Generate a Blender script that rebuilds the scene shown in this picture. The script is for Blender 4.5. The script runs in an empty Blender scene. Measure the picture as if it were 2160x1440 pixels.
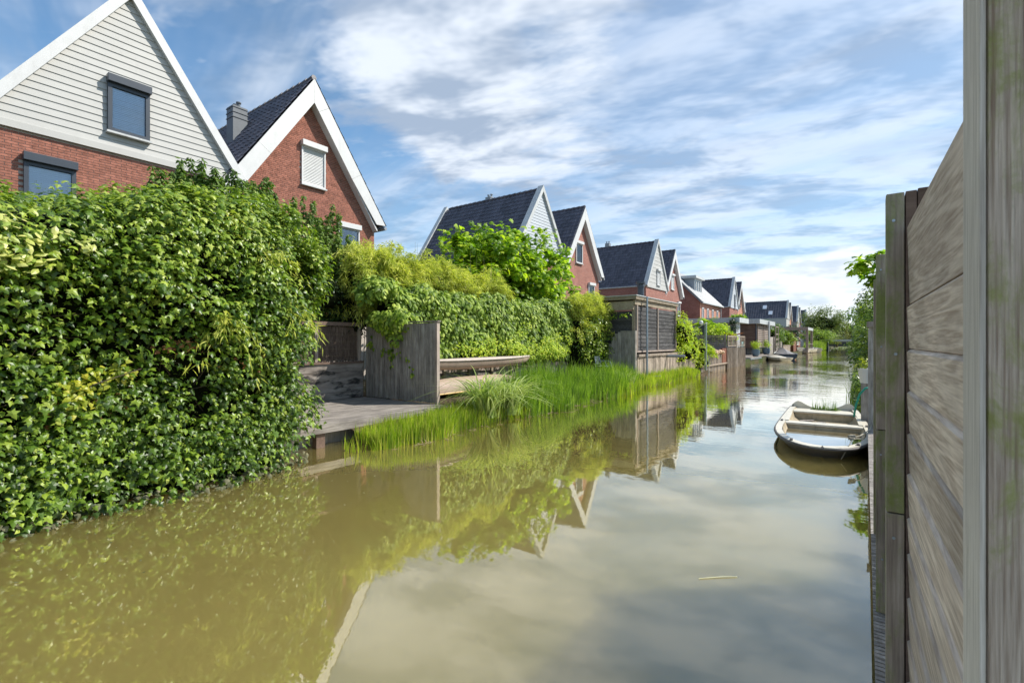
import bpy, math, random
import numpy as np
from mathutils import Matrix, Vector
random.seed(7); rs = np.random.RandomState(11)
R = math.radians
sc = bpy.context.scene
COL = sc.collection
CAM = np.array([0.0, 0.0, 1.8])

# ------------------------------------------------------------------ camera
cd = bpy.data.cameras.new('camera'); cam = bpy.data.objects.new('camera', cd); COL.objects.link(cam)
cd.lens = 17.0; cd.sensor_width = 36.0; cd.clip_start = 0.05; cd.clip_end = 3000
cam.location = (0, 0, 1.8); YAW = math.atan(745/1020)
cam.rotation_euler = (R(90), 0, YAW)
cd.dof.use_dof = True; cd.dof.focus_distance = 9.0; cd.dof.aperture_fstop = 14.0
sc.camera = cam

# ------------------------------------------------------------------ sky, sun, exposure
SUN_EL, SUN_AZ = R(46), R(42)          # azimuth measured from +X towards +Y
sundir = Vector((math.cos(SUN_EL)*math.cos(SUN_AZ), math.cos(SUN_EL)*math.sin(SUN_AZ), math.sin(SUN_EL)))
sl = bpy.data.lights.new('sun', 'SUN'); sl.energy = 3.5; sl.angle = R(0.5); sl.color = (1.0, 0.955, 0.88)
so = bpy.data.objects.new('sun', sl); COL.objects.link(so)
so.rotation_euler = sundir.to_track_quat('Z', 'Y').to_euler()
sc.view_settings.view_transform = 'Standard'; sc.view_settings.look = 'None'
sc.view_settings.gamma = 1; sc.view_settings.use_curve_mapping = False
sc.view_settings.exposure = 0.86

class NT:
    """small helper round a node tree"""
    def __init__(s, nt): s.nt = nt; nt.nodes.clear()
    def n(s, t, ins=None, **p):
        nd = s.nt.nodes.new(t)
        for k, v in p.items(): setattr(nd, k, v)
        for k, v in (ins or {}).items(): s.set(nd.inputs[k], v)
        return nd
    def set(s, sock, v):
        if isinstance(v, bpy.types.NodeSocket): s.nt.links.new(v, sock)
        elif isinstance(v, bpy.types.Node): s.nt.links.new(v.outputs[0], sock)
        else:
            if hasattr(sock.default_value, '__len__') and len(sock.default_value) == 4 and len(v) == 3: v = (*v, 1)
            sock.default_value = v
    def m(s, op, a, b=0.0, c=0.0, clamp=False):
        nd = s.n('ShaderNodeMath', operation=op, use_clamp=clamp)
        s.set(nd.inputs[0], a); s.set(nd.inputs[1], b); s.set(nd.inputs[2], c); return nd.outputs[0]
    def vm(s, op, a, b=(0, 0, 0)):
        nd = s.n('ShaderNodeVectorMath', operation=op); s.set(nd.inputs[0], a); s.set(nd.inputs[1], b)
        return nd.outputs['Value'] if op in ('DOT_PRODUCT', 'LENGTH', 'DISTANCE') else nd.outputs[0]
    def noise(s, vec, scale=1, detail=3, rough=.5, dist=0, w=None):
        nd = s.n('ShaderNodeTexNoise', noise_dimensions='4D' if w is not None else '3D')
        s.set(nd.inputs['Vector'], vec); s.set(nd.inputs['Scale'], scale); s.set(nd.inputs['Detail'], detail)
        s.set(nd.inputs['Roughness'], rough); s.set(nd.inputs['Distortion'], dist)
        if w is not None: s.set(nd.inputs['W'], w)
        return nd.outputs['Fac']
    def ramp(s, f, stops):
        nd = s.n('ShaderNodeValToRGB'); s.set(nd.inputs[0], f); e = nd.color_ramp.elements
        while len(e) < len(stops): e.new(.5)
        for el, (p, c) in zip(e, stops):
            el.position = p; el.color = (*c, 1) if hasattr(c, '__len__') else (c, c, c, 1)
        return nd.outputs[0]
    def sm(s, f, a, b):
        nd = s.n('ShaderNodeMapRange', interpolation_type='SMOOTHSTEP', clamp=True)
        s.set(nd.inputs[0], f); nd.inputs[1].default_value = a; nd.inputs[2].default_value = b
        return nd.outputs[0]
    def mix(s, f, a, b, blend='MIX'):
        nd = s.n('ShaderNodeMix', data_type='RGBA', blend_type=blend)
        s.set(nd.inputs[0], f); s.set(nd.inputs[6], a); s.set(nd.inputs[7], b); return nd.outputs[2]
    def sep(s, v): return s.n('ShaderNodeSeparateXYZ', {0: v}).outputs
    def comb(s, x, y, z): return s.n('ShaderNodeCombineXYZ', {0: x, 1: y, 2: z}).outputs[0]
    def bump(s, h, strength=.4, dist=.01):
        nd = s.n('ShaderNodeBump'); s.set(nd.inputs['Height'], h)
        nd.inputs['Strength'].default_value = strength; nd.inputs['Distance'].default_value = dist
        return nd.outputs[0]

w = bpy.data.worlds.new('World'); sc.world = w; w.use_nodes = True
t = NT(w.node_tree)
sky = t.n('ShaderNodeTexSky', sky_type='NISHITA', sun_disc=False, sun_elevation=SUN_EL,
          sun_rotation=R(90)-SUN_AZ, altitude=0, air_density=1.0, dust_density=0.6, ozone_density=1.6)
dirv = t.n('ShaderNodeTexCoord').outputs['Generated']
dx, dy, dz = t.sep(dirv)
# clouds live on a plane high above: p = direction / height
k = t.m('DIVIDE', 1.0, t.m('ADD', t.m('MAXIMUM', dz, 0.0), .10))
qx = t.m('MULTIPLY', dx, k); qy = t.m('MULTIPLY', dy, k)
def rot(a, sx, sy, z):          # turned and stretched cloud coordinates
    c_, s_ = math.cos(a), math.sin(a)
    u = t.m('MULTIPLY', t.m('ADD', t.m('MULTIPLY', qx, c_), t.m('MULTIPLY', qy, s_)), sx)
    v = t.m('MULTIPLY', t.m('SUBTRACT', t.m('MULTIPLY', qy, c_), t.m('MULTIPLY', qx, s_)), sy)
    return t.comb(u, v, z)
def blob(d, a, b):              # soft bank of cloud round a direction
    v = Vector(d).normalized(); return t.sm(t.vm('DOT_PRODUCT', t.vm('NORMALIZE', dirv), tuple(v)), a, b)
def at(px, py):                 # compass direction of a bank of cloud
    x_, z_ = (px-1080)/1020, (718-py)/1020
    return (-math.sin(YAW)+math.cos(YAW)*x_, math.cos(YAW)+math.sin(YAW)*x_, z_)
big = t.noise(rot(.35, .75, 1.2, 4.4), 1.25, 6, .62, .25)
streak = t.noise(rot(-.25, .55, 2.6, 7.1), 1.3, 4, .58, .30)
fine = t.noise(rot(.35, 1.2, 2.2, 1.9), 3.6, 3, .62, .2)
bias = t.m('ADD', t.m('MULTIPLY', blob(at(1080, 90), .955, .995), .20), t.m('MULTIPLY', blob(at(640, 70), .955, .995), .17))
bias = t.m('ADD', bias, t.m('MULTIPLY', blob(at(980, 230), .985, .999), .10))
bias = t.m('SUBTRACT', bias, t.m('MULTIPLY', blob(at(130, 100), .90, .99), .10))
bias = t.m('SUBTRACT', bias, t.m('MULTIPLY', blob(at(1500, 80), .97, .998), .10))
bias = t.m('SUBTRACT', bias, t.m('MULTIPLY', blob(at(720, 370), .98, .998), .10))
veil = t.m('MULTIPLY', blob(at(2000, 250), .62, .96), .62)
m1 = t.sm(t.m('ADD', t.m('ADD', big, bias), t.m('MULTIPLY', t.m('SUBTRACT', fine, .5), .30)), .50, .74)
m2 = t.m('MULTIPLY', t.sm(t.m('ADD', streak, t.m('MULTIPLY', bias, .25)), .34, .74), .58)
low = t.sm(dz, .42, .02)                                        # whitish air and cumulus near the horizon
puff = t.noise(t.comb(t.m('MULTIPLY', dx, 5), t.m('MULTIPLY', dy, 5), t.m('MULTIPLY', dz, 11)), 1.5, 5, .58)
edge = t.m('ADD', t.m('MULTIPLY', puff, .13), t.m('MULTIPLY', blob(at(1800, 600), .93, .995), .085))
pm = t.sm(t.m('SUBTRACT', edge, dz), -.012, .022)
hz_ = t.m('MAXIMUM', t.m('MULTIPLY', low, .68), veil)
cm = t.m('SUBTRACT', 1.0, t.m('MULTIPLY', t.m('SUBTRACT', 1.0, t.m('MAXIMUM', m1, m2)), t.m('SUBTRACT', 1.0, t.m('MULTIPLY', hz_, .85))))
shade = t.noise(rot(.35, 1.1, 1.8, 3.3), 1.9, 4, .62, .2)
ccol = t.mix(t.sm(shade, .36, .60), (1.75, 2.2, 2.9), (3.75, 4.1, 4.6))
skyc = t.mix(1.0, sky.outputs[0], (.60, .76, .80), 'MULTIPLY')
dk_ = t.m('MULTIPLY', t.sm(t.m('ADD', t.noise(rot(.35, .6, 1.3, 9.2), 1.5, 6, .6, .2), t.m('MULTIPLY', blob(at(1080, 200), .97, .998), .16)), .50, .68), .5)
skyc = t.mix(dk_, skyc, (.42, 1.05, 1.95))
mid = t.mix(cm, skyc, ccol)
pcol = t.mix(t.sm(t.noise(t.comb(t.m('MULTIPLY', dx, 5), t.m('MULTIPLY', dy, 5), t.m('MULTIPLY', dz, 16)), 2.2, 3, .6), .35, .62), (3.3, 3.7, 4.2), (4.9, 5.05, 5.2))
final = t.mix(t.m('MULTIPLY', pm, .80), mid, pcol)
bg = t.n('ShaderNodeBackground', {0: final, 1: .13})
t.n('ShaderNodeOutputWorld', {0: bg})

# ------------------------------------------------------------------ object helpers
ORG = {}
def org(o): return ORG.get(o.name, Vector((0, 0, 0))) if o else Vector((0, 0, 0))
def tag(o, label=None, cat=None, group=None, kind=None):
    if label: o['label'] = label
    if cat: o['category'] = cat
    if group: o['group'] = group
    if kind: o['kind'] = kind
    return o
def thing(name, loc, label, cat, group=None):
    o = bpy.data.objects.new(name, None); COL.objects.link(o); o.location = loc; o.empty_display_size = .3
    ORG[o.name] = Vector(loc); return tag(o, label, cat, group)
def link(name, me, parent, O):
    o = bpy.data.objects.new(name, me); COL.objects.link(o)
    if parent: o.parent = parent
    else: o.location = O
    ORG[o.name] = Vector(O); return o
def np_mesh(name, V, LV, LT, mat, var=None, smooth=False, var2=None):
    me = bpy.data.meshes.new(name)
    me.vertices.add(len(V)); me.vertices.foreach_set('co', np.asarray(V, np.float32).ravel())
    me.loops.add(len(LV)); me.loops.foreach_set('vertex_index', np.asarray(LV, np.int32))
    me.polygons.add(len(LT)); LT = np.asarray(LT, np.int32)
    me.polygons.foreach_set('loop_start', np.concatenate([[0], np.cumsum(LT)[:-1]]).astype(np.int32))
    me.polygons.foreach_set('loop_total', LT)
    me.polygons.foreach_set('use_smooth', np.full(len(LT), bool(smooth)))
    if var is not None:
        a = me.attributes.new('var', 'FLOAT', 'FACE'); a.data.foreach_set('value', np.asarray(var, np.float32))
    me.update(calc_edges=True)
    if mat: me.materials.append(mat)
    return me
class MB:
    """collects shapes in world space, links them as ONE mesh object"""
    def __init__(s): s.V = []; s.F = []; s.var = []
    def add(s, vs, fs, var=None):
        b = len(s.V); s.V += [tuple(v) for v in vs]; s.F += [tuple(i+b for i in f) for f in fs]
        s.var += [random.random() if var is None else var]*len(fs); return s
    def box(s, x0, x1, y0, y1, z0, z1, var=None):
        v = [(x, y, z) for z in (z0, z1) for y in (y0, y1) for x in (x0, x1)]
        return s.add(v, [(0, 2, 3, 1), (4, 5, 7, 6), (0, 1, 5, 4), (2, 6, 7, 3), (0, 4, 6, 2), (1, 3, 7, 5)], var)
    def obox(s, c, ax, ay, az, var=None):
        c, ax, ay, az = map(Vector, (c, ax, ay, az))
        v = [c+ax*i+ay*j+az*k for k in (-1, 1) for j in (-1, 1) for i in (-1, 1)]
        return s.add(v, [(0, 2, 3, 1), (4, 5, 7, 6), (0, 1, 5, 4), (2, 6, 7, 3), (0, 4, 6, 2), (1, 3, 7, 5)], var)
    def bar(s, a, b, wdt, hgt=None, up=(0, 0, 1), var=None):
        a, b = Vector(a), Vector(b); d = b-a; L = d.length; d.normalize(); hgt = hgt or wdt
        u = Vector(up); sd = d.cross(u)
        if sd.length < 1e-4: sd = d.cross(Vector((1, 0, 0)))
        sd.normalize(); u = sd.cross(d)
        return s.obox((a+b)/2, d*L/2, sd*wdt/2, u*hgt/2, var)
    def tube(s, pts, rad, n=8, var=None, cap=True):
        pts = [Vector(p) for p in pts]; vs = []; fs = []
        rad = rad if hasattr(rad, '__len__') else [rad]*len(pts)
        prev = None
        for i, p in enumerate(pts):
            d = (pts[min(i+1, len(pts)-1)]-pts[max(i-1, 0)]).normalized()
            u = prev or (Vector((0, 0, 1)) if abs(d.z) < .9 else Vector((1, 0, 0)))
            sd = d.cross(u).normalized(); u2 = sd.cross(d).normalized(); prev = u2
            for j in range(n):
                a = 2*math.pi*j/n; vs.append(p+(sd*math.cos(a)+u2*math.sin(a))*rad[i])
        for i in range(len(pts)-1):
            for j in range(n):
                k = (j+1) % n; fs.append((i*n+j, i*n+k, (i+1)*n+k, (i+1)*n+j))
        if cap: fs += [tuple(range(n))[::-1], tuple((len(pts)-1)*n+j for j in range(n))]
        return s.add(vs, fs, var)
    def prism(s, poly, ext, var=None):
        """poly: list of 3D points, ext: vector"""
        e = Vector(ext); n = len(poly); v = [Vector(p) for p in poly]; v += [p+e for p in v]
        f = [tuple(range(n))[::-1], tuple(range(n, 2*n))]+[(i, (i+1) % n, n+(i+1) % n, n+i) for i in range(n)]
        return s.add(v, f, var)
    def lathe(s, c, prof, n=16, var=None):
        vs = []; fs = []
        for (r, z) in prof:
            for j in range(n):
                a = 2*math.pi*j/n; vs.append((c[0]+r*math.cos(a), c[1]+r*math.sin(a), c[2]+z))
        for i in range(len(prof)-1):
            for j in range(n):
                k = (j+1) % n; fs.append((i*n+j, i*n+k, (i+1)*n+k, (i+1)*n+j))
        fs.append(tuple(range(n))[::-1]); fs.append(tuple((len(prof)-1)*n+j for j in range(n)))
        return s.add(vs, fs, var)
    def build(s, name, mat, parent=None, origin=None, smooth=False, bevel=0, kind=None):
        O = org(parent) if parent else Vector(origin if origin is not None else np.mean(np.array(s.V), 0)*[1, 1, 0])
        V = np.array(s.V)-np.array(O)
        LV = [i for f in s.F for i in f]; LT = [len(f) for f in s.F]
        me = np_mesh(name, V, LV, LT, mat, s.var, smooth)
        import bmesh
        bm = bmesh.new(); bm.from_mesh(me); bmesh.ops.recalc_face_normals(bm, faces=bm.faces); bm.to_mesh(me); bm.free()
        o = link(name, me, parent, O)
        if bevel:
            md = o.modifiers.new('bevel', 'BEVEL'); md.width = bevel; md.segments = 2; md.limit_method = 'ANGLE'
        if kind: o['kind'] = kind
        return o

def tri_fan_template(outline, centre):
    V = [centre]+list(outline); n = len(outline)
    return np.array(V, float), [(0, 1+i, 1+(i+1) % n) for i in range(n)]
def sym(half):   # half outline from base to tip on +x
    return half+[(-x, y, z) for x, y, z in half[::-1] if abs(x) > 1e-6]
IVY = tri_fan_template(sym([(0, .04, 0), (.34, -.14, -.10), (.26, .14, -.03), (.60, .30, -.18), (.24, .46, -.04), (.20, .66, -.07), (0, 1.05, -.16)]), (0, .34, .05))
IVYS = tri_fan_template(sym([(0, 0, 0), (.42, .12, -.1), (.30, .5, -.05), (0, 1, -.10)]), (0, .36, .04))
OVAL = tri_fan_template(sym([(0, 0, 0), (.24, .3, -.05), (.22, .65, -.07), (0, 1, -.12)]), (0, .45, .03))
OVAL_S = (np.array([(0, 0, 0), (.25, .45, -.06), (0, 1, -.08), (-.25, .45, -.06)], float), [(0, 1, 2), (0, 2, 3)])
PLANE = tri_fan_template(sym([(0, 0, 0), (.28, -.05, -.05), (.62, .22, -.12), (.34, .38, -.03), (.52, .72, -.1), (.2, .66, -.04), (0, 1.05, -.12)]), (0, .36, .03))
BAMB = (np.array([(0, 0, 0), (.07, .35, -.02), (0, 1, -.2), (-.07, .35, -.02)], float), [(0, 1, 2), (0, 2, 3)])
BUD = (np.array([(0, 0, -.5), (.5, 0, 0), (-.25, .43, 0), (-.25, -.43, 0), (0, 0, .5)], float),
       [(0, 2, 1), (0, 3, 2), (0, 1, 3), (4, 1, 2), (4, 2, 3), (4, 3, 1)])

def unit(a): return a/np.maximum(np.linalg.norm(a, axis=-1, keepdims=True), 1e-9)
def frames(N, T):
    N = unit(N); T = unit(T-(T*N).sum(1, keepdims=True)*N); X = np.cross(T, N)
    return np.stack([X, T, N], axis=2)          # columns
def mass(name, tpl, P, M, S, mat, parent, var=None, kind='stuff', origin=None, smooth=False):
    V, F = tpl; n = len(P)
    if n == 0: return None
    O = np.array(org(parent) if parent else (origin if origin is not None else P.mean(0)*[1, 1, 0]))
    S = np.asarray(S); S = S.reshape(n, 1, -1) if S.ndim > 1 else S.reshape(n, 1, 1)
    W = np.einsum('nij,nkj->nki', M, V[None]*S)+P[:, None, :]-O
    F = np.array(F); LV = (F.ravel()[None]+np.arange(n)[:, None]*len(V)).ravel()
    LT = np.full(n*len(F), F.shape[1])
    var = rs.rand(n) if var is None else var
    me = np_mesh(name, W.reshape(-1, 3), LV, LT, mat, np.repeat(var, len(F)), smooth)
    o = link(name, me, parent, Vector(O)); o['kind'] = kind; return o
def singles(name, tpl, P, M, S, mat, parent, nvar=8, smooth=False, label=None):
    """each placed piece is an object of its own, sharing a handful of meshes"""
    V, F = tpl; F = np.array(F); O = org(parent); mes = []
    for i in range(nvar):
        mes.append(np_mesh(name, V, F.ravel(), np.full(len(F), F.shape[1]), mat, np.full(len(F), (i+.5)/nvar), smooth))
    S = np.asarray(S)
    for i in range(len(P)):
        o = bpy.data.objects.new(name, mes[i % nvar]); COL.objects.link(o); o.parent = parent
        s = S[i] if S.ndim > 1 else np.full(3, S[i])
        A = np.eye(4); A[:3, :3] = M[i]*s[None, :]; A[:3, 3] = P[i]-np.array(O)
        o.matrix_local = Matrix(A.tolist())
        if label: o['label'] = label
def split_pieces(name, rest, tpl, P, M, S, mat, parent, limit=300, key=None, smooth=False):
    P = np.asarray(P, float); M = np.asarray(M, float); S = np.asarray(S, float)
    d = np.linalg.norm(P-CAM, axis=1) if key is None else key
    idx = np.argsort(d); a, b = idx[:limit], idx[limit:]
    singles(name, tpl, P[a], M[a], S[a], mat, parent, smooth=smooth)
    if len(b): mass(rest, tpl, P[b], M[b], S[b], mat, parent, smooth=smooth)
def project(P):
    s_, c_ = math.sin(YAW), math.cos(YAW); d = -s_*P[:, 0]+c_*P[:, 1]; r = c_*P[:, 0]+s_*P[:, 1]
    return 1080+1020*r/d, 718-1020*(P[:, 2]-1.8)/d, d

# ------------------------------------------------------------------ materials
def material(name):
    m = bpy.data.materials.new(name); m.use_nodes = True; return m, NT(m.node_tree)
def finish(t, col, rough=.7, bump=None, spec=.5, metal=0, extra=None):
    ins = {'Base Color': col, 'Roughness': rough, 'Metallic': metal, 'Specular IOR Level': spec}
    p = t.n('ShaderNodeBsdfPrincipled', ins)
    if bump is not None: t.set(p.inputs['Normal'], bump)
    sh = p.outputs[0]
    if extra: sh = extra(sh)
    t.n('ShaderNodeOutputMaterial', {0: sh}); return p
def rnd(t):
    a = t.n('ShaderNodeAttribute', attribute_name='var').outputs['Fac']
    return a
def pos(t): return t.n('ShaderNodeNewGeometry').outputs['Position']
def leaf_mat(name, cols, trans=.3, rough=.42, spec=.45, tcol=None):
    m, t = material(name); r = rnd(t)
    c = t.ramp(r, [(i/(len(cols)-1), x) for i, x in enumerate(cols)])
    n = t.noise(pos(t), 1.7, 2)
    c = t.mix(1, c, t.ramp(n, [(.3, (.72, .78, .7)), (.7, (1.25, 1.2, 1.1))]), 'MULTIPLY')
    def ex(sh):
        tr = t.n('ShaderNodeBsdfTranslucent', {0: t.mix(1, c, tcol or (1.5, 1.7, .7), 'MULTIPLY')})
        return t.n('ShaderNodeMixShader', {0: trans, 1: sh, 2: tr}).outputs[0]
    finish(t, c, rough, spec=spec, extra=ex); return m
def wood_mat(name, dark, light, axis=2, moss=0, mosscol=(.07, .10, .02), stretch=14, rough=.85, scale=9, contour=0, vary=.35, bstr=.35, stain=.0, ms=4.5):
    m, t = material(name); r = rnd(t); p = pos(t)
    sv = [stretch/4.0]*3; sv[axis] = .28
    pp = t.vm('MULTIPLY', p, tuple(sv))
    off = t.m('MULTIPLY', r, 37)
    g = t.noise(pp, scale, 5, .65, .15, off)
    if contour:
        sv2 = [4.5]*3; sv2[axis] = .42
        big = t.noise(t.vm('MULTIPLY', p, tuple(sv2)), 1.6, 2, .45, .3, off)
        rings = t.sm(t.m('SINE', t.m('MULTIPLY', big, contour)), -.2, 1.0)
        g = t.m('ADD', t.m('MULTIPLY', g, .90), t.m('MULTIPLY', rings, .13))
    blot = t.noise(p, 2.6, 4, .6, 0, off)
    c = t.mix(t.sm(g, .25, .75), dark, light)
    c = t.mix(1, c, t.ramp(blot, [(.3, 1-vary), (.7, 1+vary*.4)]), 'MULTIPLY')
    c = t.mix(1, c, t.ramp(r, [(0, 1-vary*.7), (1, 1+vary*.25)]), 'MULTIPLY')
    if stain: c = t.mix(t.m('MULTIPLY', t.sm(t.noise(t.vm('MULTIPLY', p, (1, 1, 3)), 1.5, 5, .6), .5, .62), stain), c, (.02, .02, .02))
    if moss:
        mm = t.m('MULTIPLY', t.sm(t.m('ADD', t.m('MULTIPLY', t.noise(t.vm('MULTIPLY', p, (1, 1, .5)), ms, 6, .7, .4, off), .75), t.m('MULTIPLY', g, .25)), .62-.22*moss, .80-.22*moss), .85)
        c = t.mix(mm, c, t.mix(t.noise(p, 60, 3), mosscol, tuple(x*1.9 for x in mosscol)))
    finish(t, c, rough, t.bump(g, bstr, .004), .25); return m
def plain(name, col, rough=.6, noise=.15, scale=6, bump=0, spec=.5, metal=0, dirt=0):
    m, t = material(name); p = pos(t); r = rnd(t)
    n = t.noise(p, scale, 5, .6)
    c = t.mix(1, col, t.ramp(n, [(.3, 1-noise), (.7, 1+noise*.5)]), 'MULTIPLY')
    c = t.mix(1, c, t.ramp(r, [(0, 1-noise*.6), (1, 1+noise*.2)]), 'MULTIPLY')
    if dirt:
        d = t.sm(t.noise(t.vm('MULTIPLY', p, (1, 1, .25)), 9, 6, .65), .5, .75)
        c = t.mix(t.m('MULTIPLY', d, dirt), c, (.16, .14, .10))
    finish(t, c, rough, t.bump(n, bump, .004) if bump else None, spec, metal); return m
def brickwork(name, c1, c2, mortar):
    m, t = material(name); x, y, z = t.sep(pos(t))
    b = t.n('ShaderNodeTexBrick', {'Vector': t.comb(t.m('ADD', x, y), z, 0), 'Color1': c1, 'Color2': c2, 'Mortar': mortar,
        'Scale': 1.0, 'Mortar Size': .006, 'Brick Width': .22, 'Row Height': .0625, 'Mortar Smooth': .2})
    n = t.noise(pos(t), 1.5, 5)
    c = t.mix(1, b.outputs[0], t.ramp(n, [(.3, .85), (.7, 1.1)]), 'MULTIPLY')
    finish(t, c, .85, t.bump(b.outputs['Fac'], -.4, .004), .2); return m

M = {}
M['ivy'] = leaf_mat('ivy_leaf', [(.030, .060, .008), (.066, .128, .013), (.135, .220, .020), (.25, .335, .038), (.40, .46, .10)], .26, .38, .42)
M['ivy_yellow'] = leaf_mat('yellow_vine_leaf', [(.16, .22, .02), (.36, .38, .03), (.50, .46, .06)], .35)
M['dry'] = leaf_mat('dry_leaf', [(.16, .07, .03), (.28, .14, .07)], .15, .7, .2, (1, .8, .6))
M['ivy_young'] = leaf_mat('young_ivy_leaf', [(.13, .22, .02), (.25, .34, .04), (.36, .42, .08)], .3, .45, .3)
M['silty'] = leaf_mat('silty_leaf', [(.05, .06, .03), (.11, .11, .07), (.20, .19, .13)], .1, .8, .1)
M['bud'] = leaf_mat('ivy_bud', [(.20, .27, .08), (.32, .38, .13)], .1, .7, .1)
M['variegated'] = leaf_mat('cream_leaf', [(.36, .40, .10), (.52, .52, .20), (.20, .30, .05)], .3)
M['ivy2'] = leaf_mat('climber_leaf', [(.075, .13, .018), (.16, .25, .028), (.28, .38, .05), (.44, .51, .11)], .3, .5, .3)
M['shrub'] = leaf_mat('shrub_leaf', [(.06, .11, .025), (.12, .20, .04), (.21, .29, .07)], .32, .5, .3)
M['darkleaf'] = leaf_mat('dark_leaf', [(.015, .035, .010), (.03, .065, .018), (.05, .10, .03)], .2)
M['bamboo'] = leaf_mat('bamboo_leaf', [(.30, .34, .06), (.50, .51, .10), (.70, .67, .20), (.22, .29, .06)], .38, .55, .25)
M['plane'] = leaf_mat('plane_tree_leaf', [(.08, .16, .014), (.16, .28, .018), (.30, .44, .03), (.52, .58, .06)], .42, .45, .3)
M['grass'] = leaf_mat('reed_blade', [(.10, .16, .012), (.19, .30, .018), (.33, .45, .025), (.50, .54, .07), (.46, .38, .16)], .40, .5, .3)
M['grass_dark'] = leaf_mat('dark_reed_blade', [(.07, .14, .015), (.12, .22, .02), (.22, .34, .03), (.36, .46, .08)], .38, .5, .3)
M['sedge'] = leaf_mat('sedge_blade', [(.18, .26, .07), (.34, .42, .14), (.56, .60, .28)], .3, .4, .4)
M['yshrub'] = leaf_mat('yellow_green_leaf', [(.22, .33, .025), (.40, .50, .035), (.56, .58, .06)], .4, .5, .3)
M['tree_far'] = leaf_mat('far_tree_leaf', [(.08, .13, .04), (.15, .21, .06), (.27, .30, .09)], .25, .6, .2)
M['tree_yellow'] = leaf_mat('far_yellow_leaf', [(.16, .18, .04), (.26, .26, .06)], .25, .6, .2)
M['core'] = plain('hedge_core', (.012, .016, .007), 1, .5, 12, 0, 0)  # near-black fill that stands for shade deep inside the leaves
M['bark'] = plain('bark', (.10, .075, .05), .9, .4, 14, .5, .2)
M['deadstem'] = plain('dead_stem', (.34, .27, .16), .9, .3, 14, 0, .2)
M['plank_near'] = wood_mat('near_plank', (.50, .37, .28), (.95, .79, .65), 1, 0, contour=95, stretch=30, scale=22, vary=.30, bstr=.5)
M['post_near'] = wood_mat('near_post', (.30, .20, .14), (.95, .80, .66), 2, .62, (.20, .22, .04), 60, scale=20, vary=.30, bstr=1.0, ms=22)
M['strip_pale'] = wood_mat('pale_strip', (.46, .39, .32), (.96, .88, .78), 2, .1, stretch=60, scale=24, vary=.25, bstr=.5, ms=14)  # paler colour for the strip that lightens the post's left face
M['post_moss'] = wood_mat('mossy_post', (.22, .17, .13), (.56, .47, .39), 2, .85, (.12, .15, .03), stretch=30, vary=.35, ms=9)
M['wood_grey'] = wood_mat('grey_wood', (.26, .225, .19), (.56, .51, .455), 2, .10, vary=.38)
M['wood_greyY'] = wood_mat('grey_wood_along', (.24, .21, .185), (.50, .46, .41), 1, .05, vary=.3)
M['deck'] = wood_mat('deck_wood', (.17, .145, .125), (.42, .375, .33), 1, .05, vary=.35)
M['burnt'] = wood_mat('weathered_wood', (.20, .16, .13), (.46, .41, .36), 1, 0, stretch=8, scale=5, vary=.3, stain=.9)
M['black'] = wood_mat('black_stained_wood', (.04, .038, .038), (.135, .13, .128), 1, 0, vary=.35)
M['beam'] = wood_mat('shed_beam', (.24, .19, .13), (.46, .39, .29), 1, .25, vary=.3)
M['batten'] = wood_mat('batten', (.28, .22, .18), (.48, .40, .34), 2, 0, vary=.2)
M['brown'] = wood_mat('brown_cladding', (.13, .085, .065), (.24, .165, .125), 0, 0, vary=.25)
M['stake'] = wood_mat('chestnut_stake', (.26, .20, .15), (.50, .42, .34), 2, .05, vary=.4)
M['wattle'] = wood_mat('heather_mat', (.09, .06, .045), (.30, .22, .17), 2, 0, stretch=60, scale=14, vary=.4, bstr=1)
M['white'] = plain('white_paint', (.66, .655, .64), .45, .06, 3, 0, .4, 0, .10)
M['coping'] = plain('grey_coping', (.56, .57, .56), .6, .14, 3, 0, .3, 0, .45)
M['siding'] = plain('cream_siding', (.50, .49, .46), .6, .05, 2, 0, .3, 0, .06)
M['siding_grey'] = plain('grey_siding', (.50, .53, .56), .6, .06, 2, 0, .3)
M['anthracite'] = plain('anthracite_metal', (.045, .055, .07), .4, .1, 4, 0, .5)
M['blind'] = plain('blind_slats', (.84, .86, .90), .5, .05)
M['lead'] = plain('grey_sheet', (.30, .33, .36), .5, .15, 5)
M['slate'] = plain('dark_grey_sheet', (.14, .155, .17), .55, .12, 5)
M['fascia'] = plain('grey_fascia', (.52, .55, .55), .6, .15, 4, 0, .3, 0, .35)
M['mortar'] = plain('mortar', (.58, .51, .44), .95, .15, 20, .2, .1)
M['brick'] = plain('red_brick', (.385, .160, .112), .88, .35, 9, .5, .2)
M['brickfar'] = brickwork('brick_wall', (.38, .145, .105), (.27, .10, .075), (.42, .32, .27))
M['brickorange'] = brickwork('orange_brick_wall', (.56, .24, .16), (.46, .19, .12), (.5, .38, .3))
M['steel'] = plain('galvanised_steel', (.36, .41, .45), .38, .12, 12, 0, .5, .7)
M['pipe'] = plain('grey_plastic', (.25, .27, .29), .45, .1)
M['pot'] = plain('blue_glazed_pot', (.13, .20, .27), .3, .2, 8, 0, .6)
M['teal'] = plain('teal_plastic', (.02, .30, .33), .4, .1)
M['hose'] = plain('green_hose', (.02, .32, .24), .4, .1)
M['corten'] = plain('rusty_steel', (.20, .065, .03), .85, .35, 8)
M['canvas'] = plain('grey_tarpaulin', (.25, .24, .24), .85, .2, 5, .3, .2)
M['navy'] = plain('navy_hull', (.03, .06, .12), .4, .1)
M['boat'] = plain('grp_hull', (.66, .61, .50), .4, .12, 5, 0, .5, 0, .35)
M['hull_dark'] = plain('weathered_shaded_hull', (.15, .13, .11), .5, .3, 7, 0, .4, 0, .3)  # grey-brown darkened to carry the shadow under the rim, plus dirt
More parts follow.
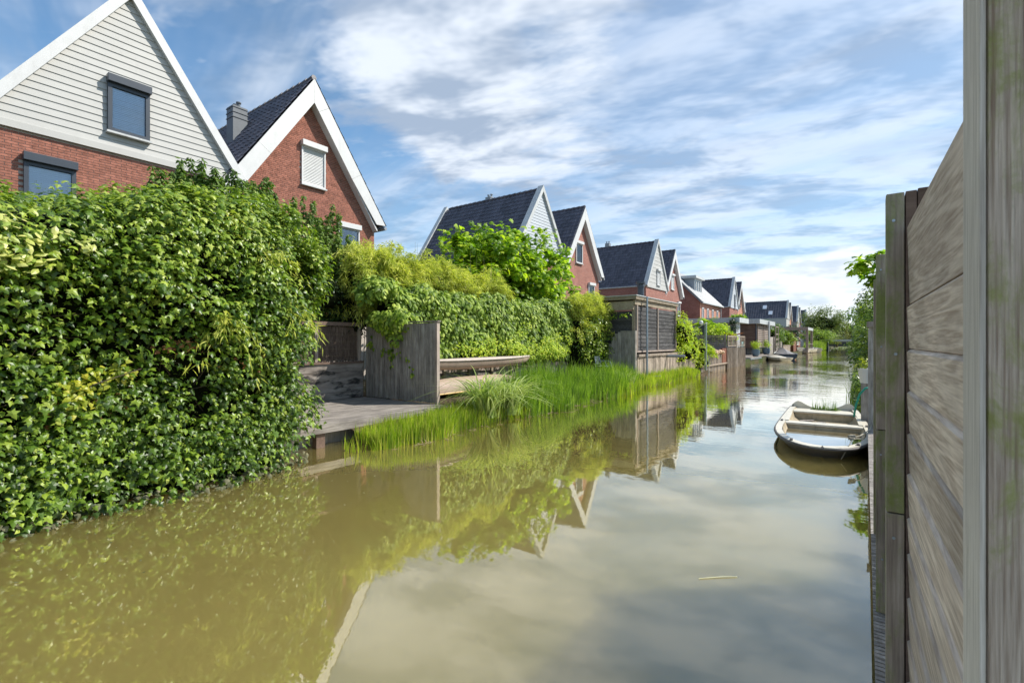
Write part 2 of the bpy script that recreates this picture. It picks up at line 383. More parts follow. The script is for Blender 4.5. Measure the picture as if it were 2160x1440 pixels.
M['boat_in'] = plain('boat_inside', (.52, .42, .27), .5, .35, 6, .1, .4, 0, .7)
M['rubber'] = plain('rubber_fender', (.10, .09, .085), .6, .2)
M['canoe'] = plain('faded_canoe', (.42, .31, .24), .6, .12, 5, 0, .3, 0, .25)
M['canoe_top'] = plain('canoe_cover', (.55, .46, .40), .6, .12, 9, 0, .3, 0, .3)
M['yellow'] = plain('yellow_trim', (.55, .32, .03), .5, .1)
M['rope'] = plain('rope', (.38, .34, .26), .9, .3, 40)
M['soil'] = plain('soil', (.085, .065, .04), 1, .4, 6, .5, .1)
M['straw'] = plain('pale_straw', (.70, .68, .42), .7)
M['flower'] = plain('pale_flower', (.62, .42, .26), .8, .3, 20)
M['cordyline'] = leaf_mat('red_leaf', [(.16, .03, .02), (.30, .08, .04), (.40, .18, .08)], .25)
def tiles_mat():
    m, t = material('roof_tile'); r = rnd(t); n = t.noise(pos(t), 5, 4)
    c = t.mix(1, t.ramp(r, [(0, (.055, .053, .066)), (1, (.10, .096, .118))]), t.ramp(n, [(.3, .85), (.7, 1.15)]), 'MULTIPLY')
    finish(t, c, .42, None, .5); return m
M['tile'] = tiles_mat()
M['tile_grey'] = plain('pale_roof_tile', (.24, .26, .28), .5, .12, 6)
def glass():
    m, t = material('window_glass')
    gl = t.n('ShaderNodeBsdfGlossy', {'Color': (.9, .95, 1, 1), 'Roughness': .03})
    tr = t.n('ShaderNodeBsdfTransparent', {0: (.9, .94, .97, 1)})
    f = t.n('ShaderNodeFresnel', {'IOR': 1.5}).outputs[0]
    t.n('ShaderNodeOutputMaterial', {0: t.n('ShaderNodeMixShader', {0: t.m('MULTIPLY_ADD', f, 1.0, .04, True), 1: tr, 2: gl})}); return m
M['glass'] = glass()
def water():
    m, t = material('canal_water'); p = pos(t); x, y, z = t.sep(p)
    d = t.noise(p, .25, 3)
    col = t.mix(d, (.188, .152, .044), (.230, .186, .058))
    # wind ripples: fine, patchy, stronger further down the canal
    ripA = t.noise(t.comb(x, t.m('MULTIPLY', y, 1.0), 0), 5.5, 3, .5, .3)
    ripB = t.noise(t.comb(t.m('MULTIPLY', x, .6), t.m('MULTIPLY', y, 1.6), 2), 1.7, 3, .5)
    patch = t.sm(t.noise(t.comb(t.m('MULTIPLY', x, .4), t.m('MULTIPLY', y, .25), 0), .55, 3), .42, .62)
    far = t.sm(y, 4.0, 26.0)
    amp = t.m('MULTIPLY', t.m('ADD', .12, t.m('MULTIPLY', far, 2.0)), t.m('ADD', .25, patch))
    h = t.m('MULTIPLY', t.m('ADD', t.m('MULTIPLY', ripA, .35), ripB), amp)
    b = t.bump(h, .9, .010)
    dif = t.n('ShaderNodeSubsurfaceScattering', {'Color': col, 'Scale': 1.7, 'Radius': (1.0, .9, .7)}, falloff='BURLEY')
    gl = t.n('ShaderNodeBsdfGlossy', {'Color': (1, .95, .85, 1), 'Roughness': .02, 'Normal': b})
    f = t.n('ShaderNodeFresnel', {'IOR': 1.85, 'Normal': b}).outputs[0]
    f = t.m('MULTIPLY_ADD', f, 1.85, .01, True)
    t.n('ShaderNodeOutputMaterial', {0: t.n('ShaderNodeMixShader', {0: f, 1: dif, 2: gl})}); return m
M['water'] = water()
def clearwater():
    m, t = material('bilge_water'); b = t.bump(t.noise(pos(t), 6, 2), .1, .003)
    gl = t.n('ShaderNodeBsdfGlossy', {'Color': (1, 1, 1, 1), 'Roughness': .02, 'Normal': b}); dif = t.n('ShaderNodeBsdfDiffuse', {0: (.22, .17, .08, 1)})
    f = t.m('MULTIPLY_ADD', t.n('ShaderNodeFresnel', {'IOR': 1.7}).outputs[0], 1.5, .1, True)
    t.n('ShaderNodeOutputMaterial', {0: t.n('ShaderNodeMixShader', {0: f, 1: dif, 2: gl})}); return m
M['bilge'] = clearwater()
def ground():
    m, t = material('ground_soil'); n = t.noise(pos(t), .6, 6); c = t.ramp(n, [(.35, (.05, .075, .02)), (.6, (.09, .08, .05))])
    finish(t, c, 1, t.bump(t.noise(pos(t), 20, 4), .6, .02), .1); return m
M['ground'] = ground()

# ------------------------------------------------------------------ setting
def st(o): o['kind'] = 'structure'; return o
st(MB().add([(-14, -40, 0), (3, -40, 0), (3, 420, 0), (-14, 420, 0)], [(0, 1, 2, 3)]).build('water', M['water'], origin=(0, 0, 0)))
g = MB()
g.add([(-900, -200, .34), (-7.75, -200, .34), (-7.75, 420, .34), (-900, 420, .34), (-7.75, -200, -.6), (-7.75, 420, -.6)], [(0, 1, 2, 3), (1, 4, 5, 2)])
st(g.build('ground', M['ground'], origin=(-50, 0, 0)))
g = MB()
g.add([(.12, -200, .30), (900, -200, .30), (900, 420, .30), (.12, 420, .30), (.12, -200, -.6), (.12, 420, -.6)], [(0, 1, 2, 3), (0, 3, 5, 4)])
st(g.build('right_bank_ground', M['ground'], origin=(50, 0, 0)))
st(MB().add([(-900, 420, .3), (900, 420, .3), (900, 2500, .3), (-900, 2500, .3)], [(0, 1, 2, 3)]).build('far_ground', M['ground'], origin=(0, 420, 0)))
# low muddy shelf under the reeds
sh = MB(); ys = np.arange(5.25, 30, .5); vs = []; fs = []
for i, yy in enumerate(ys):
    e = -6.45+.15*math.sin(yy*1.3)+.07*math.sin(yy*4.1)-(max(0, 5.4-yy)*.5)-max(0, yy-13)*.045
    for (xx, zz) in ((e, -.06), (e-.35, .10), (e-1.0, .26), (-7.9, .36), (-9.6, .40)): vs.append((min(xx, e), yy, zz))
for i in range(len(ys)-1):
    for j in range(4): fs.append((i*5+j, i*5+j+1, (i+1)*5+j+1, (i+1)*5+j))
st(sh.add(vs, fs).build('mud_bank', M['soil'], origin=(-8, 12, 0), smooth=True))

# ------------------------------------------------------------------ houses
TILE_V = []
for v_, w0 in ((0, .0), (1.0, .022)):
    for u_, w1 in ((0, .03), (.18, .055), (.36, .03), (.5, .008), (.82, .004), (1.0, .028)): TILE_V.append((u_, v_, w0+w1))
for u_, w1 in ((0, .03), (.18, .055), (.36, .03), (.5, .008), (.82, .004), (1.0, .028)): TILE_V.append((u_, 1.0, w1-.012))
TILE = (np.array(TILE_V, float), [(i, i+1, i+7, i+6) for i in range(5)]+[(6+i, 7+i, 13+i, 12+i) for i in range(5)])
BRK = (np.array([(x, y, z) for z in (-.5, .5) for y in (-.5, .5) for x in (-.5, .5)], float),
       [(0, 2, 3, 1), (4, 5, 7, 6), (0, 1, 5, 4), (2, 6, 7, 3), (1, 3, 7, 5)])
def tile_field(parent, ridge0, along, down, L, H, mat, tw=.30, th=.33, limit=300):
    """ridge0: top left corner; along, down: unit vectors"""
    ridge0, along, down = Vector(ridge0), Vector(along), Vector(down); nrm = along.cross(down)
    if nrm.z < 0: nrm = -nrm
    nx, nv = max(1, round(L/tw)), max(1, round(H/th)); tw, th = L/nx, H/nv
    P, Q, S = [], [], []
    A = np.array([along, down, nrm]).T
    for i in range(nx):
        for j in range(nv):
            P.append(np.array(ridge0+along*(i*tw)+down*(j*th+.0)+nrm*random.uniform(0, .004))); Q.append(A); S.append((tw, th*1.06, 1))
    if limit: split_pieces('roof_tile', 'roof_tiles', TILE, P, Q, S, mat, parent, limit, smooth=False)
    else: mass('roof_tiles', TILE, np.array(P), np.array(Q), np.array(S), mat, parent)
def gable_pts(x, yc, zA, hw, zE): return [(x, yc-hw, zE), (x, yc+hw, zE), (x, yc, zA)]
def window(parent, c, W, H, face, frame, kind='glass', box=None, reveal=.05, fw=.06):
    """face: 'x' looks along +X, 'y' looks along -Y; c: centre on the wall plane"""
    c = Vector(c)
    U, Nn = (Vector((0, 1, 0)), Vector((1, 0, 0))) if face == 'x' else (Vector((1, 0, 0)), Vector((0, -1, 0)))
    Z = Vector((0, 0, 1)); b = MB()
    def bx(mb, u0, u1, v0, v1, n0, n1):
        mb.obox(c+U*(u0+u1)/2+Z*(v0+v1)/2+Nn*(n0+n1)/2, U*(u1-u0)/2, Z*(v1-v0)/2, Nn*(n1-n0)/2)
    w2, h2 = W/2, H/2
    bx(b, -w2, -w2+fw, -h2, h2, -.02, reveal); bx(b, w2-fw, w2, -h2, h2, -.02, reveal)
    bx(b, -w2+fw, w2-fw, h2-fw, h2, -.02, reveal); bx(b, -w2+fw, w2-fw, -h2, -h2+fw, -.02, reveal)
    o = b.build('window', frame, parent)
    s = MB(); bx(s, -w2-.03, w2+.03, -h2-.05, -h2-.002, -.02, reveal+.05); s.build('sill', M['coping'], o)
    if kind == 'shutter':
        n = int((H-2*fw)/.05)
        s = MB()
        for i in range(n):
            z0 = -h2+fw+i*(H-2*fw)/n
            s.prism([c+U*(-w2+fw)+Z*(z0+.002)+Nn*.012, c+U*(-w2+fw)+Z*(z0+.024)+Nn*.026, c+U*(-w2+fw)+Z*(z0+(H-2*fw)/n-.002)+Nn*.012], U*(W-2*fw))
        s.build('roller_shutter', M['white'], o)
    else:
        s = MB(); bx(s, -w2+fw, w2-fw, -h2+fw, h2-fw, .014, .02); s.build('pane', M['glass'], o)
        s = MB()
        if kind == 'blind':
            n = int((H-2*fw)/.045)
            for i in range(n):
                z0 = -h2+fw+(i+.5)*(H-2*fw)/n
                s.obox(c+Z*z0-Nn*.004, U*(w2-fw), (Z*.86-Nn*.3)*.024, (Nn*.75+Z*.5)*.001)
            s.build('blind', M['blind'], o)
            s = MB()
        bx(s, -w2+fw, w2-fw, -h2+fw, h2-fw, -.030, -.024); s.build('pale_backing' if kind == 'blind' else 'dark_room_panel', M['blind'] if kind == 'blind' else M['anthracite'], o)  # pale backing added to brighten the blind; dark panel stands for unlit room
    if box:
        s = MB(); bx(s, -w2-.02, w2+.02, h2+.002, h2+.19, .0, .17); s.build('shutter_box', box, o, bevel=.008)
    return o
def brick_field(parent, X, yc, zA, hw, zE, z0, holes, side=1):
    P, key = [], []
    rows = int((zA-z0)/.0625)
    for j in range(rows):
        z = z0+(j+.5)*.0625
        half = hw if z < zE else hw*(zA-z)/(zA-zE)
        y = yc-half+(-.11 if j % 2 else 0)
        while y < yc+half:
            a, b = max(y, yc-half), min(y+.21, yc+half)
            if b-a > .05:
                if not any(h[0] < (a+b)/2 < h[1] and h[2] < z < h[3] for h in holes): P.append((X, (a+b)/2, z, b-a))
            y += .22
    P = np.array(P); n = len(P)
    S = np.stack([np.full(n, .012), P[:, 3], np.full(n, .0505)], 1)
    Pos = P[:, :3]+np.stack([rs.rand(n)*.003, np.zeros(n), np.zeros(n)], 1)
    px, py, d = project(Pos)
    vis = (px > 0) & (py > 0) & (py < np.where(px < 330, 385, np.where(px < 560, 330, 400)))
    split_pieces('brick', 'bricks', BRK, Pos, np.repeat(np.eye(3)[None], n, 0), S, M['brick'], parent, 300, key=d+np.where(vis, 0, 500))
def chimney(parent, x, y, z0, z1, s, mat, pots=True):
    b = MB(); b.box(x-s/2, x+s/2, y-s/2, y+s/2, z0, z1); 
    for zz in (z1-.04, z1-.22, z1-.40): b.box(x-s/2-.02, x+s/2+.02, y-s/2-.02, y+s/2+.02, zz-.03, zz)
    o = b.build('chimney', mat, parent)
    if pots:
        for dx_ in (-.12, .12): MB().lathe((x+dx_, y, z1), [(.06, 0), (.06, .14), (.09, .15), (.09, .19)], 8).build('cowl', mat, o)
def house_siding(X, yc, zA, hw, zE, depth, label, sid, brick, lod, wins=(), group=None, ridgecap=True, base=.34, xoff=0):
    """gable clad in boards towards the canal, raised coping along both verges"""
    r = thing('house', (X, yc, 0), label, 'house', group)
    xb = X-depth
    b = MB(); b.box(xb, X-.06, yc-hw, yc+hw, base, zE); 
    b.prism([(X-.06, yc-hw, zE), (X-.06, yc+hw, zE), (X-.06, yc, zA-.1)], (-depth+.06, 0, 0))
    b.build('wall', M['mortar'] if lod == 0 else brick, r)
    slope = (zA-zE)/hw; n = round((zA-.15-zE)/(.17 if lod < 2 else .34)); dh = (zA-.1-zE)/n
    big = MB()
    for i in range(n):
        a, c_ = zE+i*dh, zE+(i+1)*dh
        ha, hc = (zA-.1-a)/slope, max(.0, (zA-.1-c_)/slope)
        mb = MB() if lod < 2 else big
        mb.add([(X+.012, yc-ha, a), (X+.012, yc+ha, a), (X-.006, yc+hc, c_), (X-.006, yc-hc, c_), (X-.06, yc-ha, a), (X-.06, yc+ha, a), (X-.06, yc+hc, c_), (X-.06, yc-hc, c_)],
               [(0, 1, 2, 3), (0, 4, 5, 1), (0, 3, 7, 4), (1, 5, 6, 2), (3, 2, 6, 7)])
        if lod < 2: mb.build('siding_board', sid, r)
    if lod >= 2: big.build('siding', sid, r)
    MB().box(X-.05, X+.03, yc-hw, yc+hw, zE-.16, zE-.003).build('siding_trim', sid, r)
    L = math.hypot(hw, zA-zE)
    for sgn, nm in ((-1, 'a'), (1, 'b')):
        dn = Vector((0, sgn*hw, -(zA-zE))).normalized(); nr = Vector((0, sgn*(zA-zE), hw)).normalized()
        for xa, xb2 in ((X-.26, X+.127), (xb-.05, xb+.25)):
            v = MB(); c0 = Vector((0, yc, zA)); 
            p0 = c0+nr*.14; p1 = p0+dn*(L+.12); p2 = p1-nr*.22; p3 = c0-Vector((0, 0, .12))
            top = Vector((0, yc, zA+.14*L/hw))
            v.prism([Vector((xa, *q[1:])) for q in (top, p1, p2, p3)], (xb2-xa, 0, 0)); v.build('verge_coping', M['coping'] if lod else M['white'], r)
        s = MB(); q0 = Vector((xb+.25, yc, zA)); q1 = q0+dn*(L+.05); 
        s.prism([q0, q1, q1-nr*.06, q0-Vector((0, 0, .1))], (depth-.51, 0, 0)); s.build('roof', M['tile'], r)
        tile_field(r, (X-.26, yc, zA+.01), (-1, 0, 0), dn, depth-.51, L+.06, M['tile'], limit=300 if (lod < 2 and sgn < 0 and lod > 0) else 0, tw=.3 if lod < 3 else .5)
        gt = MB(); e = q1+dn*.03
        gt.tube([(X-.1, e.y, e.z-.02), (xb+.1, e.y, e.z-.02)], .07, 6); gt.build('gutter', M['coping'], r)
    c = MB()
    for i in range(int((depth-.55)/.4)):
        x0 = X-.28-i*.4; c.tube([(x0, yc, zA+.05), (x0-.40, yc, zA+.03)], [.10, .085], 6)
    c.build('ridge_tiles', M['tile'], r, kind='stuff')
    for wv in wins: window(r, *wv)
    return r
def house_brick(X, yc, zA, hw, zE, depth, label, brick, lod, wins=(), group=None, over=.31, chim=None):
    """brick gable set back under a broad white verge"""
    r = thing('house', (X, yc, 0), label, 'house', group)
    Xw = X-over; xb = X-depth; slope = (zA-zE)/hw; hww = hw-.32; zEw = zA-hww*slope-.25
    b = MB(); b.box(xb, Xw, yc-hww, yc+hww, .34, zEw); b.prism([(Xw, yc-hww, zEw), (Xw, yc+hww, zEw), (Xw, yc, zEw+hww*slope)], (xb-Xw, 0, 0))
    b.build('wall', M['mortar'] if lod == 0 else brick, r)
    if lod == 0: brick_field(r, Xw+.006, yc, zEw+hww*slope, hww, zEw, 2.6, [(9.14, 9.98, 7.24, 8.5)])
    L = math.hypot(hw, zA-zE)
    for sgn in (-1, 1):
        dn = Vector((0, sgn*hw, -(zA-zE))).normalized(); nr = Vector((0, sgn*(zA-zE), hw)).normalized()
        wd = .46
        cuts = [0, .18, .62, 1.0] if lod < 2 else [0, 1.0]
        for a, b_ in zip(cuts[:-1], cuts[1:]):
            A = Vector((X, yc, zA))+dn*(L*a); B = Vector((X, yc, zA))+dn*(L*b_*(1.14 if (lod == 0 and sgn < 0 and b_ == 1.0) else 1))
            A2 = A-nr*wd if a > 0 else Vector((X, yc, zA-wd*L/hw)); B2 = B-nr*wd if b_ < 1 else (Vector((X, B.y-sgn*.42, B.z-.02)) if not (lod == 0 and sgn < 0) else B-nr*wd)
            g_ = dn*.006
            v = MB(); v.prism([A+g_, B, B2, A2+g_], (-.05, 0, 0)); v.build('verge_board', M['white'], r)
        v = MB(); A = Vector((X-.05, yc, zA-wd*L/hw)); B = Vector((X-.05, yc, zA))+dn*L-nr*wd
        v.prism([A, B, B+nr*.05, A+Vector((0, 0, .08))], (-over+.05, 0, 0)); v.build('soffit', M['white'], r)
        s = MB(); q0 = Vector((xb, yc, zA-.01)); q1 = q0+dn*(L-.01); s.prism([q0, q1, q1-nr*.10, q0-Vector((0, 0, .15))], (depth-.05, 0, 0)); s.build('roof', M['tile'], r)
        tile_field(r, (X-.02, yc, zA+.02), (-1, 0, 0), dn, depth-.05, L+.02, M['tile'], limit=300 if (lod < 2 and sgn < 0) else 0, tw=.3 if lod < 3 else .5)
        e = q1+dn*.05
        gt = MB(); gt.tube([(X-.02, e.y, e.z-.05), (xb, e.y, e.z-.05)], .07, 6); gt.build('gutter', M['lead'], r)
    c = MB()
    for i in range(int(depth/.4)):
        x0 = X-.03-i*.4; c.tube([(x0, yc, zA+.05), (x0-.40, yc, zA+.03)], [.10, .085], 6)
    c.build('ridge_tiles', M['tile'], r, kind='stuff')
    for wv in wins: window(r, *wv)
    if chim: chimney(r, *chim)
    return r
GA = 'houses with board-clad gables along the canal'; GB = 'houses with brick gables and white verges along the canal'
# pair 1
h1 = house_siding(-15.4, 4.29, 10.78, 2.70, 6.74, 8.2, 'nearest house, cream board gable above red brick, window with dark shutter box', M['siding'], M['brickfar'], 0,
    [((-15.37, 4.25, 7.70), .88, 1.22, 'x', M['anthracite'], 'blind', M['anthracite'], .07, .09),
     ((-15.43, 2.77, 5.25), .90, 1.30, 'x', M['anthracite'], 'blind', M['anthracite'], .07, .08)], GA)
brick_field(h1, -15.4-.055, 4.29, 6.58, 2.70, 6.6, 2.6, [(2.35, 3.2, 4.6, 5.9)])
h2 = house_brick(-15.3, 9.43, 10.83, 3.05, 6.35, 8.4, 'red brick house with white verge and lowered white roller shutter, beside the nearest house', M['brickfar'], 0,
    [((-15.60, 9.56, 7.86), .90, 1.30, 'x', M['white'], 'shutter', M['white'], .06, .05),
     ((-15.60, 11.0, 5.35), .90, 1.30, 'x', M['white'], 'glass', M['white'], .06, .05)], GB, chim=(-18.55, 8.35, 8.4, 10.30, .5, M['slate'], True))
r = h2; MB().tube([(-15.5, 9.9, 10.2), (-15.55, 11.8, 7.1)], .006, 5).build('cable', M['anthracite'], r)
# pair 2
house_siding(-15.4, 24.07, 10.75, 2.70, 6.70, 7.9, 'house with long dark tiled roof and grey board gable behind the plane tree', M['siding_grey'], M['brickfar'], 1, [], GA)
h3 = bpy.data.objects['house.002'] if 'house.002' in bpy.data.objects else None
if h3: chimney(h3, -19.5, 24.3, 10.4, 11.05, .42, M['lead'])
house_brick(-15.4, 29.6, 10.95, 2.95, 6.45, 8.2, 'brick house with white verge right of the plane tree, its lower wall hidden by leaves', M['brickfar'], 1,
    [((-15.70, 29.2, 7.75), .9, 1.3, 'x', M['white'], 'glass', M['white'], .06, .06), ((-15.70, 31.0, 5.1), .9, 1.3, 'x', M['white'], 'glass', M['white'], .06, .06)], GB)
# pair 3
h5 = house_siding(-15.4, 43.75, 10.95, 2.75, 6.75, 7.9, 'house with cream board gable and roof light, behind the black boarded shed', M['siding'], M['brickfar'], 2,
    [((-15.37, 43.9, 7.6), .85, 1.3, 'x', M['white'], 'shutter', M['white'], .06, .05)], GA)
chimney(h5, -20.4, 43.9, 10.6, 11.4, .42, M['lead'])
dn = Vector((0, -2.75, -4.2)).normalized(); nr = Vector((0, -4.2, 2.75)).normalized(); c0 = Vector((-20.3, 43.75, 10.95))+dn*3.9+nr*.07
rl = MB().obox(c0, (.42, 0, 0), dn*.55, nr*.05).build('roof_light', M['lead'], h5)
MB().obox(c0+nr*.055, (.34, 0, 0), dn*.46, nr*.006).build('pane', M['blind'], rl)
house_brick(-15.4, 49.0, 10.95, 2.95, 6.45, 8.2, 'brick house with white verge and small shuttered window, left of the dormer house', M['brickfar'], 2,
    [((-15.70, 48.9, 7.7), .9, 1.4, 'x', M['white'], 'shutter', M['white'], .06, .06), ((-15.70, 50.9, 5.1), .9, 1.3, 'x', M['white'], 'glass', M['white'], .06, .06)], GB)
# dormer house, its ridge along the canal
hd = thing('house', (-14.6, 59.3, 0), 'orange brick house with grey roof, four tall windows and a flat dormer', 'house')
b = MB(); b.box(-21.8, -14.6, 54.9, 63.9, .34, 6.3); b.build('wall', M['brickorange'], hd)
MB().add([(-21.8, 54.88, .34), (-14.62, 54.88, .34), (-14.62, 54.88, 6.3), (-18.2, 54.88, 9.9), (-21.8, 54.88, 6.3)], [(0, 1, 2, 3, 4)]).build('side_wall', M['brickfar'], hd)  # darker brick here puts this side's shade into the colour
for sgn in (1, -1):
    dnv = Vector((sgn*3.8, 0, -3.85)).normalized(); nrv = Vector((sgn*3.85, 0, 3.8)).normalized()
    q0 = Vector((-18.2, 54.6, 10.05)); q1 = q0+dnv*5.6
    MB().prism([q0, q1, q1-nrv*.14, q0-Vector((0, 0, .2))], (0, 9.6, 0)).build('roof', M['tile_grey'], hd)
    tile_field(hd, (-18.2, 54.6, 10.07), (0, 1, 0), dnv, 9.6, 5.6, M['tile_grey'], limit=0)
MB().box(-14.35, -14.2, 54.6, 64.2, 6.0, 6.16).build('gutter', M['coping'], hd)
MB().tube([(-14.5, 63.95, 6.1), (-14.5, 63.95, .4)], .06, 6).build('downpipe', M['coping'], hd)
dm = MB(); dm.box(-18.3, -15.7, 56.6, 59.6, 7.3, 9.0); dm = dm.build('dormer', M['lead'], hd)
MB().box(-18.3, -15.4, 56.3, 59.9, 9.0, 9.3).build('dormer_roof', M['coping'], dm)
for i in range(4): 
    b = MB(); y0 = 56.7+i*.72; b.box(-15.7, -15.64, y0, y0+.08, 7.5, 8.95); b.box(-15.7, -15.64, y0+.62, y0+.70, 7.5, 8.95); b.box(-15.7, -15.64, y0+.08, y0+.62, 7.5, 7.6); b.box(-15.7, -15.64, y0+.08, y0+.62, 8.85, 8.95); b.build('dormer_window_frame', M['white'], dm)
    MB().box(-15.695, -15.68, y0+.08, y0+.62, 7.6, 8.85).build('dormer_pane', M['glass'], dm)
for y0 in (55.9, 58.0, 60.2, 62.4): window(hd, (-14.58, y0, 4.6), .75, 1.9, 'x', M['white'], 'glass', None, .05, .10)
# pair 4
h8 = house_siding(-15.4, 76.0, 10.95, 2.75, 6.75, 10.5, 'house with pale narrow board gable and big dark roof, right of the dormer house', M['siding_grey'], M['brickfar'], 2,
    [((-15.37, 76.2, 7.6), .6, 2.0, 'x', M['anthracite'], 'glass', None, .05, .06)], GA)
chimney(h8, -25.0, 76.2, 10.8, 11.6, .6, M['lead'])
for y0 in (74.6, 75.7): window(h8, (-15.44, y0, 4.9), .6, 1.6, 'x', M['coping'], 'glass', None, .05, .06)
for y0 in (77.2,): window(h8, (-15.44, y0, 4.9), .6, 1.6, 'x', M['coping'], 'glass', None, .05, .06)
house_brick(-15.4, 81.4, 10.95, 2.95, 6.45, 8.2, 'brick house with white verge behind the brown slatted shed', M['brickorange'], 2,
    [((-15.70, 81.4, 7.7), .7, 1.4, 'x', M['anthracite'], 'glass', None, .06, .06), ((-15.70, 80.4, 4.9), .7, 1.5, 'x', M['anthracite'], 'glass', M['white'], .06, .06), ((-15.70, 82.6, 4.9), .7, 1.5, 'x', M['anthracite'], 'glass', M['white'], .06, .06)], GB)
# far row
h9 = house_siding(-14, 124.8, 10.9, 2.8, 7.0, 9.0, 'far white house with wide dark roof and two roof lights', M['siding'], M['siding'], 3, [], GA)
for dd, xx in ((1.6, -18.6), (3.3, -17.3)):
    c0 = Vector((xx, 124.8, 10.9))+Vector((0, -2.8, -3.9)).normalized()*dd+Vector((0, -3.9, 2.8)).normalized()*.07
    MB().obox(c0, (.4, 0, 0), Vector((0, -2.8, -3.9)).normalized()*.5, Vector((0, -3.9, 2.8)).normalized()*.06).build('roof_light', M['blind'], h9)
house_brick(-14, 130.2, 10.8, 2.9, 6.6, 8.2, 'far brick house, second gable of the distant row', M['brickorange'], 3, [], GB)
house_siding(-14, 145, 10.9, 2.8, 6.8, 8.2, 'distant house with tall white gable, third of the far row', M['siding'], M['siding'], 3, [], GA)
house_brick(-14, 150.3, 10.8, 2.9, 6.6, 8.2, 'distant brick house, fourth of the far row, roof above the trees', M['brickfar'], 3, [], GB)
house_siding(-14, 165, 10.9, 2.8, 6.8, 8.2, 'farthest house, dark roof tip left of the round tree', M['siding_grey'], M['siding_grey'], 3, [], GA)

# ------------------------------------------------------------------ vegetation helpers
def clump_leaves(C, Rad, n, out=None, up=.5, jit=.55, droop=.8, shell=(.75, 1.05), flat=1.0, tipout=0.0):
    """leaves on the shells of clumps. C (K,3), Rad (K), out (K,3) outward direction of the surface or None"""
    K = len(C); idx = np.repeat(np.arange(K), n); D = unit(rs.randn(len(idx), 3))
    if out is not None:
        o = out[idx]; neg = (D*o).sum(1) < -.25; D[neg] = -D[neg]
    else: D[:, 2] = np.where(D[:, 2] < -.5, -D[:, 2], D[:, 2])
    rad = Rad[idx]*rs.uniform(*shell, len(idx)); P = C[idx]+D*rad[:, None]*np.array([1, 1, flat])
    N = D*.8+np.array([0, 0, up])+rs.randn(len(idx), 3)*jit*.6
    if out is not None: N += out[idx]*.7*(1-tipout*.5)
    T = np.array([0, 0, -droop])+D*.5+rs.randn(len(idx), 3)*.5*(1-tipout*.35)
    if out is not None and tipout: T += out[idx]*tipout
    return P, N, T
def foliage(name, tpl, P, N, T, smin, smax, mat, parent, single=0, singlename='leaf', origin=None, hvar=None):
    S = rs.uniform(smin, smax, len(P)); Mx = frames(N, T)
    if single:
        px, py, d = project(P); key = d+rs.rand(len(d))*.6+np.where((px < 5) | (px > 2150) | (py > 1440), 100, 0)
        i = np.argsort(key); a, b = i[:single], i[single:]
        singles(singlename, tpl, P[a], Mx[a], S[a], mat, parent); P, Mx, S = P[b], Mx[b], S[b]
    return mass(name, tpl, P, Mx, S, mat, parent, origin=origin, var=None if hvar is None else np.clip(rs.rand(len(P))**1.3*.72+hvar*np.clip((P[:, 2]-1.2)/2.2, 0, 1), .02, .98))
def blob_core(parent, C, Rad, mat=None, name='dark_inner_fill', sq=.7):  # solid dark lumps in place of the shaded inside of a bush
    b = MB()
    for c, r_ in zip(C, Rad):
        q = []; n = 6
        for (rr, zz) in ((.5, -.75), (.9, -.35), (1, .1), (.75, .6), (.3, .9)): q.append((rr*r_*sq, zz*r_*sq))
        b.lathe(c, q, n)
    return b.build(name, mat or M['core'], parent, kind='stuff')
def sprays(K, starts, dirs, length, droop, nleaf, spread=.10):
    """arching bamboo shoots: leaves set along curved stems"""
    P, N, T, arcs = [], [], [], []
    for i in range(K):
        s, d = starts[i], unit(dirs[i:i+1])[0]; L = length*rs.uniform(.7, 1.2); dr = droop*rs.uniform(.6, 1.3)
        tt = rs.rand(nleaf)**.8; p = s+d*L*tt[:, None]; p[:, 2] -= dr*L*tt**2
        tan = d[None]-np.array([0, 0, 1])*2*dr*tt[:, None]
        P.append(p+rs.randn(nleaf, 3)*spread*.5); T.append(unit(tan)+rs.randn(nleaf, 3)*.45+np.array([0, 0, -.35])); N.append(rs.randn(nleaf, 3)*.6+np.array([.5, -.1, .9]))
        q = [s+d*L*u-np.array([0, 0, dr*L*u*u]) for u in (0, .35, .7, 1)]; arcs.append(q)
    return np.concatenate(P), np.concatenate(N), np.concatenate(T), arcs
def blades(name, XY, Z0, H, lean, bend, wid, mat, parent=None, origin=None, seg=4):
    n = len(XY); a = rs.uniform(0, 2*math.pi, n); L = np.stack([np.cos(a), np.sin(a)], 1)*lean[:, None]
    side = np.stack([-np.sin(a+rs.randn(n)*.8), np.cos(a+rs.randn(n)*.8), np.zeros(n)], 1)
    V = []
    for k_ in range(seg+1):
        u = k_/seg; c = np.zeros((n, 3)); c[:, :2] = XY+L*(u*.35+u**2.2)
        c[:, 2] = Z0+H*(u-bend*u**2.4)
        wv = wid*(1-u**1.6)*.5+.0003
        V.append(c-side*wv[:, None]); V.append(c+side*wv[:, None])
    V = np.stack(V, 1); F = np.array([(2*i, 2*i+1, 2*i+3, 2*i+2) for i in range(seg)])
    O = np.array(org(parent) if parent else origin)
    LV = (F.ravel()[None]+np.arange(n)[:, None]*V.shape[1]).ravel()
    me = np_mesh(name, (V-O).reshape(-1, 3), LV, np.full(n*seg, 4), mat, np.repeat(rs.rand(n), seg))
    o = link(name, me, parent, Vector(O)); o['kind'] = 'stuff'; return o
def vnoise(p, s, seed=0):
    """cheap smooth value noise from summed sines"""
    r_ = np.random.RandomState(seed); v = 0
    for i in range(6):
        k_ = r_.randn(3)*s*(1+.5*i); v = v+np.sin(p@k_+r_.rand()*6.28)/(1+.4*i)
    return v/3

